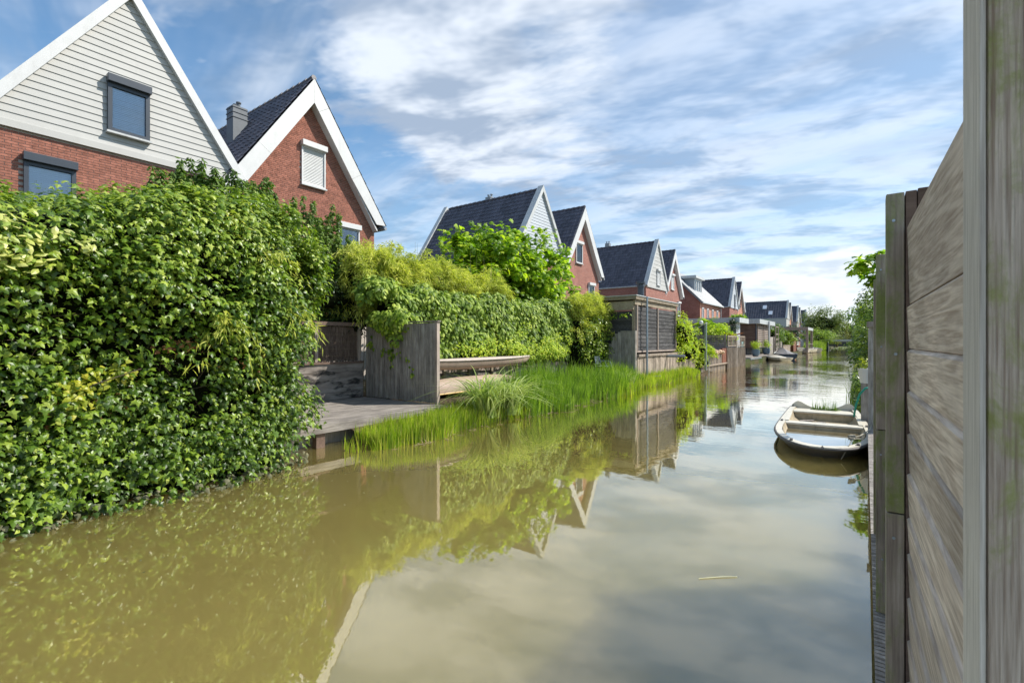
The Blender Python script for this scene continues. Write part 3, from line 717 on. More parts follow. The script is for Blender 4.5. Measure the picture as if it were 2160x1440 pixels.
# ---- big ivy hedge, left foreground
hedge = thing('ivy_hedge', (-8.0, 1.5, 0), 'big glossy dark green ivy hedge hanging over the water, left foreground', 'hedge')
def hedge_front(y, z):
    x = -6.62+.05*np.sin(y*2.3+1)+.12*np.sin(z*2.1+y*.9)
    x = x-np.maximum(0, y-2.7)**2*.16-np.where(z > 2.6, (z-2.6)**2*.35, 0)-np.where(z < .5, (.5-z)*.25, 0)*-1
    return x
C, OUT, RAD = [], [], []
for i in range(330):
    y = rs.uniform(-2.6, 4.0); z = rs.uniform(.12, 2.92+.19*y)
    if abs(z-1.55) < .18 and rs.rand() < .5: continue      # dark seams where stems and the dark fill show
    C.append((hedge_front(y, z)-.12, y, z)); OUT.append((.95, .12, .2)); RAD.append(rs.uniform(.2, .46))
for i in range(150):                                    # end towards the deck
    x = rs.uniform(-9.6, -7.0); z = rs.uniform(.5, 3.9); C.append((x, 4.03+.14*math.sin(z*3+x)+(.14 if z > 1.9 else -.16 if z > .9 else .02)-max(0, z-3.2)*.5, z)); OUT.append((.3, .95, .2)); RAD.append(rs.uniform(.17, .34))
for i in range(260):                                    # top
    x = rs.uniform(-9.8, -6.9); y = rs.uniform(-2.6, 4.0); C.append((x, y, 2.90+.21*y-.08*max(0, y-3)**2-.25*(x+7.0)*.4+.10*math.sin(y*3.1)+rs.uniform(-.12, .16))); OUT.append((.3, 0, 1)); RAD.append(rs.uniform(.14, .3))
C, OUT, RAD = np.array(C), unit(np.array(OUT, float)), np.array(RAD)
P, N, T = clump_leaves(C, RAD, 92, OUT, .85, .8, .7, (.7, 1.15), 1.0, .8)
P[:, 2] = np.maximum(P[:, 2], .02+rs.rand(len(P))*.05)
foliage('ivy_leaves', IVY, P, N, T, .040, .095, M['ivy'], hedge, 300, 'ivy_leaf', hvar=.30)  # higher leaves lighter: new growth, with sunlit tops put into the colour
P2, N2, T2 = clump_leaves(C, RAD*.75, 16, OUT, .2, .8, .9); foliage('inner_ivy_leaves', IVYS, P2, N2, T2, .06, .09, M['ivy'], hedge)
Py, Ny, Ty = clump_leaves(C, RAD, 8, OUT, .9, .8, .5, (1.0, 1.3), 1.0, .9); Py[:, 2] = np.maximum(Py[:, 2], .05); foliage('young_leaves', IVYS, Py, Ny, Ty, .03, .065, M['ivy_young'], hedge)
# flower umbels: little balls of buds standing out of the leaves
K = rs.choice(len(P), 900); base = P[K]+OUT[rs.choice(len(OUT), 900)]*0+unit(N[K])*.05; base = base[base[:, 2] > .6]
P3 = np.repeat(base, 7, 0)+rs.randn(len(base)*7, 3)*.013
mass('flower_buds', BUD, P3, np.repeat(np.eye(3)[None], len(P3), 0), rs.uniform(.007, .012, len(P3)), M['bud'], hedge)
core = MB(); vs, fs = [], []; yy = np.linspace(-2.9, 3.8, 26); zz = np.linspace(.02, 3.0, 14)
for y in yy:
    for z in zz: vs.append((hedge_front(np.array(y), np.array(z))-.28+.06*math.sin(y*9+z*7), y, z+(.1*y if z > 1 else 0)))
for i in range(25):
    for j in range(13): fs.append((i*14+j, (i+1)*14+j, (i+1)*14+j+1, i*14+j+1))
core.add(vs, fs); core.box(-9.9, -7.4, -2.9, 3.85, .3, 2.85); core.build('dark_inner_fill', M['core'], hedge, kind='stuff')  # near-black sheet and box painted as the hedge's inner shade
stems = MB()
for i in range(70):
    y = random.uniform(-1, 4.2); z = random.uniform(.9, 2.2); x = float(hedge_front(np.array(y), np.array(z)))
    stems.tube([(x-.3, y, z-.3), (x-.15, y+random.uniform(-.3, .3), z), (x-.05, y+random.uniform(-.5, .5), z+random.uniform(-.1, .3))], [.010, .007, .003], 5)
stems.build('stems', M['bark'], hedge, kind='stuff')
# dry leaves and yellow vine caught in the hedge
for (y, z, n) in ((2.35, 1.75, 60), (1.75, 1.2, 40), (1.35, 1.05, 50), (3.1, 1.5, 22)):
    c = np.array([[float(hedge_front(np.array(y), np.array(z)))+.06, y, z]]); 
    Pd = c+rs.randn(n, 3)*[.05, .13, .07]; foliage('dry_leaves', IVYS, Pd, rs.randn(n, 3)+[1, 0, .3], rs.randn(n, 3)+[0, 0, -1], .04, .07, M['dry'], hedge)
yb = rs.uniform(-.5, 4.1, 380); Pb = np.stack([hedge_front(yb, np.full(380, .08))+rs.randn(380)*.07+.03, yb, .01+rs.rand(380)**2*.14], 1)
foliage('dirty_low_leaves', IVYS, Pb, rs.randn(380, 3)*.4+[.6, 0, .8], rs.randn(380, 3)*.5+[.6, 0, -.6], .04, .08, M['silty'], hedge)
vine = thing('yellow_vine', (-6.6, 1.6, 1.2), 'small yellow-leaved vine growing low in the ivy hedge, above the water', 'vine')
Pd = []
for (y, z) in ((1.30, 1.32), (1.5, 1.40), (1.75, 1.46), (1.42, 1.18)):
    Pd.append(np.array([float(hedge_front(np.array(y), np.array(z)))+.20, y, z])+rs.randn(36, 3)*[.04, .09, .05])
Pd = np.concatenate(Pd); foliage('yellow_leaves', IVYS, Pd, rs.randn(len(Pd), 3)*.5+[1, 0, .7], rs.randn(len(Pd), 3)*.6+[0, 0, -1], .05, .08, M['ivy_yellow'], vine)
MB().tube([(-6.9, 1.2, 1.1), (-6.5, 1.5, 1.35), (-6.45, 1.9, 1.5)], .006, 5).build('stem', M['bark'], vine)
# cream variegated shrub tips poking out at the far left
cr = thing('cream_leaved_shrub', (-6.5, .9, 2.6), 'cream variegated leaves drooping from the ivy hedge at the left edge', 'shrub')
for i, (y, z) in enumerate(((.84, 2.95), (.98, 2.80), (1.18, 2.83), (.90, 2.62), (1.08, 2.58), (1.38, 2.78), (.80, 2.74), (.86, 2.55), (2.0, 2.45))):
    x = float(hedge_front(np.array(y), np.array(z)))+.24; n = 15
    a = rs.uniform(0, 6.28, n); T_ = np.stack([np.cos(a)*.4+.3, np.sin(a), rs.uniform(-1.3, .0, n)], 1)
    Pd = np.array([x, y, z])+unit(T_)*.02+rs.randn(n, 3)*.05; foliage('leaf_rosette', OVAL, Pd, rs.randn(n, 3)*.3+[.8, 0, .9], T_, .065, .115, M['variegated'] if i < 8 else M['ivy'], cr)
    MB().tube([(x-.4, y, z-.15), (x, y, z)], .007, 5).build('twig', M['bark'], cr)
# bamboo sprays that hang out of the ivy hedge
bs = thing('bamboo', (-7.2, 2.8, .3), 'yellow-green bamboo tufts hanging out of the big ivy hedge', 'bamboo')
for (y, z, n, L) in ((2.75, 2.02, 190, .42), (3.32, 2.98, 90, .30), (3.72, 2.93, 60, .28), (2.95, 3.45, 50, .22), (3.75, 2.25, 110, .35), (3.15, 3.7, 40, .2)):
    x = float(hedge_front(np.array(y), np.array(z)))+.14
    k_ = 9; D = np.stack([rs.uniform(.1, .7, k_), rs.uniform(-.8, .8, k_), rs.uniform(-.1, .5, k_)], 1)
    Pp, Nn_, Tt, arcs = sprays(k_, np.repeat([[x, y, z]], k_, 0)+rs.randn(k_, 3)*.05, D, L, 1.2, n//k_, .05)
    Tt[:, 2] -= .6
    sp = foliage('spray', BAMB, Pp, Nn_, Tt, .09, .15, M['bamboo'], bs); 
    MB().tube([(x-.5, y, z-.2), (x-.1, y, z+.03), (x+.05, y, z)], .006, 5).build('cane', M['deadstem'], bs)

# ---- upright shrubs behind the hedge
def upright_shrub(x, y, z0, z1, rad, label, shoots=14, mat='shrub', dens=150):
    r_ = thing('upright_shrub', (x, y, .34), label, 'shrub', 'upright shrubs behind the ivy hedge')
    P_, N_, T_ = [], [], []; st_ = MB()
    for i in range(shoots):
        a = rs.uniform(0, 6.28); rr = rad*math.sqrt(rs.rand()); bx, by = x+rr*math.cos(a), y+rr*math.sin(a)
        top = z0+(z1+.15-z0)*rs.uniform(.74, 1.0)*(1-.12*rr/rad); n = dens*2
        z = z0+(top-z0)*rs.rand(n)**.8; wd = .27*np.clip((top-z)/(top-z0)*1.5, .15, 1)
        aa = rs.uniform(0, 6.28, n); q = np.stack([bx+np.cos(aa)*wd*rs.rand(n)**.5, by+np.sin(aa)*wd*rs.rand(n)**.5, z], 1)
        P_.append(q); N_.append(np.stack([np.cos(aa), np.sin(aa), np.full(n, 1.0)], 1)+rs.randn(n, 3)*.4); T_.append(np.stack([np.cos(aa), np.sin(aa), np.full(n, -.1)], 1)+rs.randn(n, 3)*.3)
        st_.tube([(x+(bx-x)*.3, y+(by-y)*.3, .34), (bx, by, z0), (bx, by, top)], [.02, .014, .004], 5)
    foliage('leaves', OVAL, np.concatenate(P_), np.concatenate(N_), np.concatenate(T_), .065, .11, M[mat], r_); st_.build('stems', M['bark'], r_)
upright_shrub(-9.7, 3.68, 2.9, 5.2, .42, 'tall leafy shrub in front of the cream gable, above the ivy hedge', 16)
upright_shrub(-9.7, 4.75, 2.9, 5.25, .42, 'leafy shrub where the two nearest gables meet, above the ivy hedge', 16)
upright_shrub(-9.8, 3.22, 2.9, 4.85, .28, 'smaller left shrub standing above the ivy hedge in front of brick wall', 9)
upright_shrub(-11.2, 6.10, 2.5, 5.60, .38, 'slender shrub with pointed shoots left of the white roller shutter', 12)
upright_shrub(-11.2, 6.70, 2.3, 5.65, .38, 'slender pointed shrub right below the white roller shutter', 12, dens=170)
upright_shrub(-11.2, 7.34, 1.9, 5.45, .46, 'tall dark shrub right of the ivy hedge, left of the yellow bamboo', 19, dens=200)
upright_shrub(-11.6, 8.0, 1.9, 4.85, .42, 'shaded shrub beside the yellow bamboo, before the brick house window', 14, 'shrub', 170)
upright_shrub(-9.6, 4.2, 3.0, 4.95, .5, 'bushy shrub filling the gap behind the ivy hedge top', 18)
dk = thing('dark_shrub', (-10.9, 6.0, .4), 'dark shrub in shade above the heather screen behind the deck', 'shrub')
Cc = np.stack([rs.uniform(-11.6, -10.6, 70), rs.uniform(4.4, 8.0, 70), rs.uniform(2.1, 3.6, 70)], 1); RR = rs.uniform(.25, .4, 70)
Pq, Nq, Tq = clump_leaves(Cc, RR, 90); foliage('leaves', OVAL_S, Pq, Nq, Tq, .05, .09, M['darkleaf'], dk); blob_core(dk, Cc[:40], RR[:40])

# ---- deck, screens
deck = thing('deck', (-8.9, 5.2, 0), 'weathered grey timber deck at the water beside the ivy hedge', 'deck')
x = -10.28
while x < -7.45:
    MB().box(x, min(x+.137, -7.42), 2.6, 7.72-.003, .365+random.uniform(0, .003), .398+random.uniform(0, .003)).build('board', M['deck'], deck); x += .143
MB().box(-7.42, -7.39, 2.6, 8.6, .25, .392).build('edge_board', M['deck'], deck)
MB().box(-7.56, -7.44, 4.62, 4.78, -.3, .363).build('post', M['brown'], deck)
MB().box(-7.66, -7.54, 7.4, 7.52, -.3, .363).build('post', M['brown'], deck)
MB().box(-7.74, -7.70, 2.6, 7.7, -.3, .36).build('back_panel', M['wood_grey'], deck)
wall = thing('plank_wall', (-10.35, 5.1, .4), 'low wall of dark weathered planks at the back of the deck', 'wall')
z = .40
for h_ in (.17, .25, .24, .20):
    MB().box(-10.36-.01*random.random(), -10.31, 2.6, 7.70, z+.004, z+h_).build('plank', M['burnt'], wall); z += h_
MB().box(-10.40, -10.27, 2.6, 7.70, z+.002, z+.05).build('cap_rail', M['brown'], wall)
hs = thing('heather_screen', (-10.4, 5.1, 1.3), 'brown heather mat screen framed with posts above the plank wall', 'screen')
MB().box(-10.44, -10.40, 2.6, 7.66, 1.32, 2.16).build('heather_mat', M['wattle'], hs)
tw = MB()
for i in range(900):
    y = random.uniform(3.2, 7.66); z0 = random.uniform(1.32, 1.5); tw.bar((-10.395+random.uniform(0, .012), y, z0), (-10.395+random.uniform(0, .012), y+random.uniform(-.05, .05), z0+random.uniform(.4, .75)), .006, .006)
tw.build('heather_twigs', M['wattle'], hs, kind='stuff')
wr = MB()
for zz_ in (1.45, 1.62, 1.80, 1.97): wr.bar((-10.378, 2.7, zz_), (-10.378, 7.66, zz_), .004)
wr.build('binding_wire', M['deadstem'], hs)
for y in (5.0, 6.42, 7.60): MB().box(-10.39, -10.33, y-.04, y+.04, 1.32, 2.18).build('post', M['batten'], hs)
MB().box(-10.45, -10.32, 2.6, 7.68, 2.18, 2.27).build('top_rail', M['brown'], hs)
scr = thing('privacy_screen', (-9.0, 7.78, .4), 'upright grey plank screen across the deck, ivy trailing over its top left', 'screen')
n = 27; x0, x1 = -10.28, -7.80
for i in range(n):
    a = x0+(x1-x0)*i/n; MB().box(a+.005, a+(x1-x0)/n-.005, 7.76+random.uniform(-.004, .004), 7.785, .40+random.uniform(0, .02), 2.22).build('plank', M['wood_grey'], scr)
MB().box(-7.80, -7.73, 7.74, 7.83, .2, 2.24).build('post', M['batten'], scr)
MB().box(-10.28, -7.70, 7.73, 7.84, 2.243, 2.27).build('cap', M['deck'], scr)
for zz_ in (.6, 1.3, 2.0): MB().box(-10.28, -7.80, 7.79, 7.83, zz_, zz_+.08).build('rail', M['wood_grey'], scr)

# ---- climber-covered fence, X = -9.5
cl = thing('climber_hedge', (-9.6, 14, .4), 'long climber-covered fence of drooping light green leaves behind the canoes', 'hedge')
C, RAD = [], []
for i in range(760):
    y = rs.uniform(7.9, 21.3); top = 2.92+.10*math.sin(y*1.7)+.10*math.sin(y*4.3)+.01*(y-8); bot = 1.45 if y < 12.5 else 1.2
    z = rs.uniform(bot, top); C.append((-9.42+.08*math.sin(y*3+z*4), y, z)); RAD.append(rs.uniform(.13, .26))
for i in range(260):
    y = rs.uniform(7.2, 21.3); C.append((rs.uniform(-10.1, -9.4), y, 2.92+.10*math.sin(y*1.7)+.12*math.sin(y*4.3)+rs.uniform(-.05, .18))); RAD.append(rs.uniform(.14, .26))
C = np.array(C); RAD = np.array(RAD); OUT = np.repeat(unit(np.array([[.95, -.2, .25]])), len(C), 0)
P, N, T = clump_leaves(C, RAD, 34, OUT, .45, .8, 1.1)
foliage('climber_leaves', OVAL, P, N, T, .11, .20, M['ivy2'], cl, 300, 'climber_leaf')
MB().box(-10.0, -9.62, 7.9, 21.3, .4, 2.85).build('dark_inner_fill', M['core'], cl, kind='stuff')
# trailing bit over the screen
tr = thing('trailing_ivy', (-9.2, 7.7, 2.2), 'green ivy trailing down the face of the grey plank screen', 'ivy')
C = np.array([(-9.75+.045*i*1.6, 7.55, 2.30+.1*math.sin(i)) for i in range(16)]+[(-9.15, 7.68, 2.0), (-9.05, 7.68, 1.85), (-9.25, 7.68, 2.1), (-8.95, 7.68, 2.05), (-9.4, 7.66, 2.15), (-8.8, 7.66, 2.2)]); RAD = np.full(len(C), .17)
P, N, T = clump_leaves(C, RAD, 26, np.repeat([[.2, -.95, .2]], len(C), 0), .2, .5, 1.3); foliage('leaves', IVYS, P, N, T, .08, .14, M['ivy2'], tr)
pts = []
for (xx, zz_, m_) in ((-9.3, 1.55, 16), (-9.25, 1.4, 10), (-10.05, 1.75, 16), (-9.6, 1.55, 8), (-8.55, 1.08, 10), (-9.0, 1.5, 3), (-8.7, 1.45, 3)): pts.append(np.array([xx, 7.735, zz_])+rs.randn(m_, 3)*[.045, .006, .07])
pts = np.concatenate(pts); foliage('loose_leaves', IVYS, pts, rs.randn(len(pts), 3)*.3+[.1, -1, .3], rs.randn(len(pts), 3)*.3+[0, 0, -1], .06, .11, M['ivy2'], tr)
MB().tube([(-9.3, 7.74, 2.1), (-9.22, 7.745, 1.8), (-9.27, 7.742, 1.35)], .005, 5).build('stem', M['bark'], tr)
yv = thing('yellow_climber', (-9.1, 15, 1.2), 'yellow-green climber patch at the foot of the climber hedge behind the reeds', 'vine')
C = np.array([(-9.15+rs.uniform(-.1, .1), 14.6+rs.randn()*.9, 1.25+abs(rs.randn())*.35) for _ in range(46)]+[(-9.15, 12.2+rs.randn()*.6, 1.45+rs.rand()*.3) for _ in range(14)]+[(-9.1, 10.6+rs.randn()*.5, 1.5+rs.rand()*.2) for _ in range(7)]); RAD = np.full(len(C), .2)
P, N, T = clump_leaves(C, RAD, 42, np.repeat([[.9, -.2, .3]], len(C), 0)); foliage('leaves', IVYS, P, N, T, .05, .085, M['yshrub'], yv)
MB().tube([(-9.3, 14.4, .4), (-9.2, 14.6, 1.2), (-9.1, 14.9, 1.9)], .012, 5).build('stem', M['bark'], yv)

# timber revetment behind the canoes
rv = thing('timber_revetment', (-9.5, 14, .3), 'low retaining wall of upright weathered boards below the climber hedge', 'wall')
y = 7.86
while y < 20.5:
    MB().box(-9.50-random.random()*.01, -9.47, y+.004, y+.21, .2, 1.22).build('board', M['wood_grey'], rv); y += .215
for y in np.arange(8.6, 20.5, 1.05): MB().box(-9.46, -9.37, y, y+.09, .2, 1.25).build('post', M['beam'], rv)
MB().box(-9.46, -9.41, 7.86, 20.4, .92, 1.02).build('rail', M['batten'], rv)
MB().box(-9.60, -9.36, 12.9, 20.4, 1.26, 1.31).build('cap_rail', M['batten'], rv)

# ---- canoes on trestles
def canoe_shape(y0, y1, xc, zc, wid, hgt, flip, mb, steps=22):
    vs, fs = [], []; m_ = 9
    for i in range(steps+1):
        u = i/steps; s_ = (1-abs(2*u-1)**2.6); wv = max(.015, wid/2*s_**.8); sheer = hgt*(.16*abs(2*u-1)**3)
        for j in range(m_):
            a = math.pi*j/(m_-1); xx = xc+wv*math.cos(a); dz_ = -hgt*(math.sin(a)**.7)*(.35+.65*s_**.35)
            zz_ = sheer+dz_
            vs.append((xx, y0+(y1-y0)*u, zc+(-zz_ if flip else zz_)))
    for i in range(steps):
        for j in range(m_-1): fs.append((i*m_+j, i*m_+j+1, (i+1)*m_+j+1, (i+1)*m_+j))
    mb.add(vs, fs); return mb
c1 = thing('canoe', (-8.75, 10.5, 1.05), 'faded pinkish canoe with covered top lying on wooden trestles', 'canoe', 'canoes stored by the revetment')
canoe_shape(8.0, 13.0, -8.8, 1.30, .62, .26, False, MB()).build('hull', M['canoe'], c1, smooth=True)
vs, fs = [], []
for i in range(23):
    u = i/22; s_ = (1-abs(2*u-1)**2.6); wv = max(.02, .33*s_**.8); zz_ = 1.30+.26*.16*abs(2*u-1)**3
    for (k1, k2) in ((-1, 0), (-.5, .035), (0, .05), (.5, .035), (1, 0)): vs.append((-8.8+wv*k1, 8.0+5*u, zz_+k2*s_+.004))
for i in range(22):
    for j in range(4): fs.append((i*5+j, i*5+j+1, (i+1)*5+j+1, (i+1)*5+j))
MB().add(vs, fs).build('cover', M['canoe_top'], c1, smooth=True)
gw = MB()
for sg in (-1, 1): gw.tube([(-8.8+sg*max(.02, .33*(1-abs(2*u-1)**2.6)**.8), 8.0+5*u, 1.30+.26*.16*abs(2*u-1)**3) for u in np.linspace(0, 1, 20)], .014, 5)
gw.build('gunwale', M['canoe_top'], c1)
c2 = thing('canoe', (-8.75, 10.2, .42), 'upturned worn canoe with yellow gunwale lying under the trestles', 'canoe', 'canoes stored by the revetment')
canoe_shape(7.9, 12.3, -8.75, .50, .72, .36, True, MB()).build('hull', M['canoe'], c2, smooth=True)
gw = MB()
for sg in (-1, 1): gw.tube([(-8.75+sg*max(.02, .365*(1-abs(2*u-1)**2.6)**.8), 7.9+4.4*u, .50-.36*.16*abs(2*u-1)**3) for u in np.linspace(0, 1, 20)], .02, 5)
gw.build('gunwale', M['yellow'], c2)
for y, lb in ((8.25, 'wooden trestle next to the plank screen, under the covered canoe'), (12.6, 'wooden trestle under the far end of the covered canoe')):
    ts = thing('trestle', (-8.8, y, .4), lb, 'trestle', 'trestles under the canoe')
    MB().box(-9.15, -8.40, y-.03, y+.03, .985, 1.03).build('beam', M['beam'], ts)
    for xx in (-9.05, -8.48):
        for sg in (-1, 1): MB().bar((xx, y, .99), (xx+(.03 if xx > -8.8 else -.03), y+sg*.24, .36), .035, .025).build('leg', M['beam'], ts)
        MB().bar((xx, y-.15, .62), (xx, y+.15, .62), .02, .03).build('brace', M['beam'], ts)

# ---- curved gate fence, chair
cg = thing('curved_fence', (-8.2, 18.9, .3), 'short grey plank fence with rounded top corner beside the black shed', 'fence')
n = 8
for i in range(n):
    a = -8.75+1.13*i/n; u = (i+.5)/n; top = 2.20 if u > .5 else 1.25+.95*math.sqrt(max(0, 1-((.5-u)/.5)**2))
    MB().box(a+.004, a+1.13/n-.004, 18.88, 18.91, .35, top).build('plank', M['wood_grey'], cg)
MB().box(-7.62, -7.54, 18.85, 18.95, .1, 2.24).build('post', M['wood_grey'], cg)
MB().box(-8.2, -7.62, 18.86, 18.93, 2.205, 2.235).build('cap', M['wood_grey'], cg)
ch = thing('garden_chair', (-8.35, 17.4, .4), 'small silver metal garden chair half hidden in the reeds', 'chair')
fr = MB()
for sg in (-.22, .22): fr.tube([(-8.0, 17.4+sg, .4), (-8.03, 17.4+sg, .85), (-8.1, 17.4+sg, 1.02), (-8.4, 17.4+sg, 1.06), (-8.5, 17.4+sg, .98), (-8.55, 17.4+sg, .4)], .012, 6)
fr.tube([(-8.5, 17.18, .98), (-8.56, 17.2, 1.2), (-8.56, 17.6, 1.2), (-8.5, 17.62, .98)], .012, 6); fr.build('frame', M['steel'], ch)
s_ = MB()
for i in range(5): s_.box(-8.48+i*.09, -8.41+i*.09, 17.2, 17.6, .83, .845)
s_.build('seat', M['steel'], ch)
for i in range(4): MB().box(-8.56, -8.55, 17.25+i*.1, 17.31+i*.1, .9, 1.2).build('back_slat', M['steel'], ch)

# ---- garden shed with black boards
shd = thing('garden_shed', (-9.6, 21.6, .3), 'flat-roofed garden shed with black lapped boards in pale battens', 'shed')
z = 1.40
while z < 3.22:
    h_ = random.uniform(.15, .18)
    for (ya, yb) in ((19.16, 21.50), (21.58, 24.06)):
        MB().prism([(-7.62, ya, z), (-7.595, ya, z), (-7.618, ya, z+h_+.02), (-7.64, ya, z+h_+.02)], (0, yb-ya, 0)).build('lapped_board', M['black'], shd)
    z += h_
for y in (19.06, 21.50, 24.06): MB().box(-7.62, -7.55, y, y+.08, 1.42, 3.30).build('batten', M['batten'], shd)
MB().box(-7.63, -7.56, 19.06, 24.14, 1.345, 1.415).build('bottom_rail', M['batten'], shd)
MB().box(-7.75, -7.63, 18.98, 19.14, .3, 3.3).build('corner_post', M['beam'], shd)
MB().box(-11.8, -7.66, 19.04, 19.06, 1.3, 3.05).build('dark_opening_panel', M['black'], shd)  # black sheet painted in for the shade inside the open side
z = 1.35
while z < 3.0:
    MB().prism([(-11.8, 19.04, z), (-11.8, 19.015, z), (-11.8, 19.035, z+.17), (-11.8, 19.04, z+.17)], (4.05, 0, 0)).build('lapped_board', M['black'], shd); z += .165
MB().box(-12, -7.64, 24.1, 24.14, .34, 3.3).build('end_wall', M['black'], shd)
MB().box(-7.66, -7.58, 18.90, 24.2, 3.31, 3.50).build('beam', M['beam'], shd)
MB().box(-12, -7.66, 18.90, 18.98, 3.10, 3.46).build('beam', M['beam'], shd)
MB().box(-12, -7.50, 18.80, 24.3, 3.52, 3.66).build('fascia', M['beam'], shd)
MB().box(-12.02, -7.47, 18.77, 24.33, 3.665, 3.70).build('roof', M['fascia'], shd)
fl = MB(); fl.tube([(-8.9, 22.9, 3.7), (-8.9, 22.9, 4.45)], .16, 12); fl.tube([(-8.9, 22.9, 4.45), (-8.9, 22.9, 4.55)], .19, 12); fl.tube([(-8.9, 22.9, 4.62), (-8.9, 22.9, 4.72)], .24, 12); fl.tube([(-8.9, 22.9, 4.54), (-8.9, 22.9, 4.63)], .12, 8); fl.build('flue', M['anthracite'], shd, smooth=False)
MB().tube([(-7.40, 19.75, .15), (-7.40, 19.75, 3.68)], .042, 10).build('downpipe', M['steel'], shd)
br = MB(); br.box(-7.55, -7.40, 19.70, 19.80, 3.3, 3.34); br.box(-7.55, -7.40, 19.70, 19.80, 1.5, 1.54); br.build('bracket', M['steel'], shd)
pw = thing('pile_wall', (-7.5, 23, .1), 'pale upright board bank wall below the black shed', 'wall')
y = 18.98
while y < 27.3:
    wd = random.uniform(.10, .17); MB().box(-7.56, -7.50-random.random()*.02, y+.003, y+wd, -.1, 1.16).build('board', M['stake'], pw); y += wd
MB().box(-7.54, -7.44, 18.98, 27.3, 1.17, 1.27).build('capping', M['stake'], pw)
dp = MB(); dp.tube([(-7.6, 22.6, 1.12), (-6.72, 22.75, 1.12)], .065, 10); tag(dp.build('drain_pipe', M['pipe'], origin=(-7.5, 22.6, 1.1)), 'short grey drain pipe sticking out of the pile wall', 'pipe')
lp = MB().tube([(-7.35, 20.0, .33), (-6.95, 20.2, .34)], .03, 8); tag(lp.build('low_pipe', M['steel'], origin=(-7.3, 20, .3)), 'thin metal pipe lying at the foot of the pile wall', 'pipe')
tw_ = thing('trailing_twig', (-8.2, 18.7, 2.9), 'leafy green twig reaching across the dark shed opening', 'plant')
MB().tube([(-9.0, 18.7, 2.7), (-8.3, 18.7, 2.9), (-7.75, 18.75, 2.95)], .006, 5).build('stem', M['bark'], tw_)
pq = np.stack([np.linspace(-8.9, -7.75, 46), np.full(46, 18.72), 2.78+.15*np.linspace(0, 1, 46)], 1)+rs.randn(46, 3)*.05
foliage('leaves', IVYS, pq, rs.randn(46, 3)*.5+[0, -.6, .7], rs.randn(46, 3)*.5+[0, 0, -1], .09, .13, M['plane'], tw_)

# ---- plane tree, bamboo hedges
def tree(name, x, y, z0, base, cx, cy, cz, rx, ry, rz, label, mat, tpl, smin, smax, clumps, per, cat='tree', group=None, crad=(.35, .6), shell=.55, core=True, cut=None):
    r_ = thing(name, (x, y, base), label, cat, group)
    D = unit(rs.randn(clumps, 3)); q = rs.uniform(shell, 1, clumps)[:, None]; C_ = np.array([cx, cy, cz])+D*q*[rx, ry, rz]
    if cut is not None: C_ = C_[C_[:, 2] > cut]
    Rr = rs.uniform(*crad, len(C_)); P_, N_, T_ = clump_leaves(C_, Rr, per, None, .7, .6, .5, (.3, 1.1)); foliage('crown', tpl, P_, N_, T_, smin, smax, mat, r_)
    tb = MB(); top = Vector((cx, cy, cz)); b0 = Vector((x, y, base)); hub = b0.lerp(top, .55); tr_ = .035*max(rx, rz)+.03
    tb.tube([b0, b0.lerp(hub, .5), hub], [tr_*1.3, tr_, tr_*.8], 7)
    for i in range(min(9, len(C_))):
        c_ = Vector(C_[i]); tb.tube([hub, hub.lerp(c_, .5)+Vector((0, 0, .1)), c_], [tr_*.5, tr_*.3, tr_*.12], 5)
    tb.build('trunk', M['bark'], r_)
    if core: blob_core(r_, np.array([[cx, cy, cz]]), np.array([min(rx, ry, rz)*.75]), sq=.8)
    return r_
pt = tree('plane_tree', -11.6, 16.2, 0, .34, -11.6, 16.2, 4.4, 1.3, 4.9, 1.8, 'bright green plane tree with large lobed leaves before the dark roof', M['plane'], PLANE, .14, .23, 230, 55, shell=.25, crad=(.3, .5), core=False, cut=2.7)
sh_ = []
for i in range(34):     # upright young shoots above the crown
    y = rs.uniform(11.6, 20.6); z = 4.9+1.35*math.cos((y-16.8)/4.0)+rs.uniform(-.2, .45)
    sh_.append(np.stack([np.full(26, -11.2)+rs.randn(26)*.14, y+rs.randn(26)*.14, z-rs.rand(26)*.9], 1))
sh_ = np.concatenate(sh_); foliage('young_shoots', PLANE, sh_, rs.randn(len(sh_), 3)*.5+[.3, -.3, .9], rs.randn(len(sh_), 3)*.6+[.2, 0, -.4], .12, .2, M['plane'], pt)
def bamboo_hedge(label, y0, y1, xf, ztop, n, L, droop, z_low, nleaf=70, up=1.0, thick=.9, cat='bamboo'):
    r_ = thing('bamboo_hedge', ((xf-.6), (y0+y1)/2, .34), label, cat, 'yellow bamboo clumps')
    ys_ = rs.uniform(y0, y1, n); top = np.array([ztop(v) for v in ys_])
    S_ = np.stack([xf-thick*rs.rand(n), ys_, z_low+(top-z_low)*rs.rand(n)**.7-.15*L], 1)
    D_ = np.stack([rs.uniform(.0, .9, n), rs.uniform(-.7, .7, n), rs.uniform(.2, 1.0, n)*up], 1)
    P_, N_, T_, arcs = sprays(n, S_, D_, L, droop, nleaf, .10); foliage('leaves', BAMB, P_, N_, T_, .12, .20, M['bamboo'], r_)
    cb = MB()
    for i in range(0, n, 6): cb.tube([(S_[i][0]-.1, S_[i][1], .4), (S_[i][0], S_[i][1], S_[i][2]), arcs[i][2]], [.010, .007, .003], 5)
    cb.build('canes', M['deadstem'], r_, kind='stuff')
    b = MB(); 
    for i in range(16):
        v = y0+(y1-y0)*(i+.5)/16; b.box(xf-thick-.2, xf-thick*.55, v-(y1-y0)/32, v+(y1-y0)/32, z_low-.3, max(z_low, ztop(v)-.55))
    b.build('dark_inner_fill', M['core'], r_, kind='stuff')
bamboo_hedge('feathery yellow-green bamboo drooping above the plank screen', 7.6, 9.2, -10.2, lambda v: 4.35-.15*abs(v-8.3), 200, .75, .75, 2.5, 90, 1.0, 1.0)
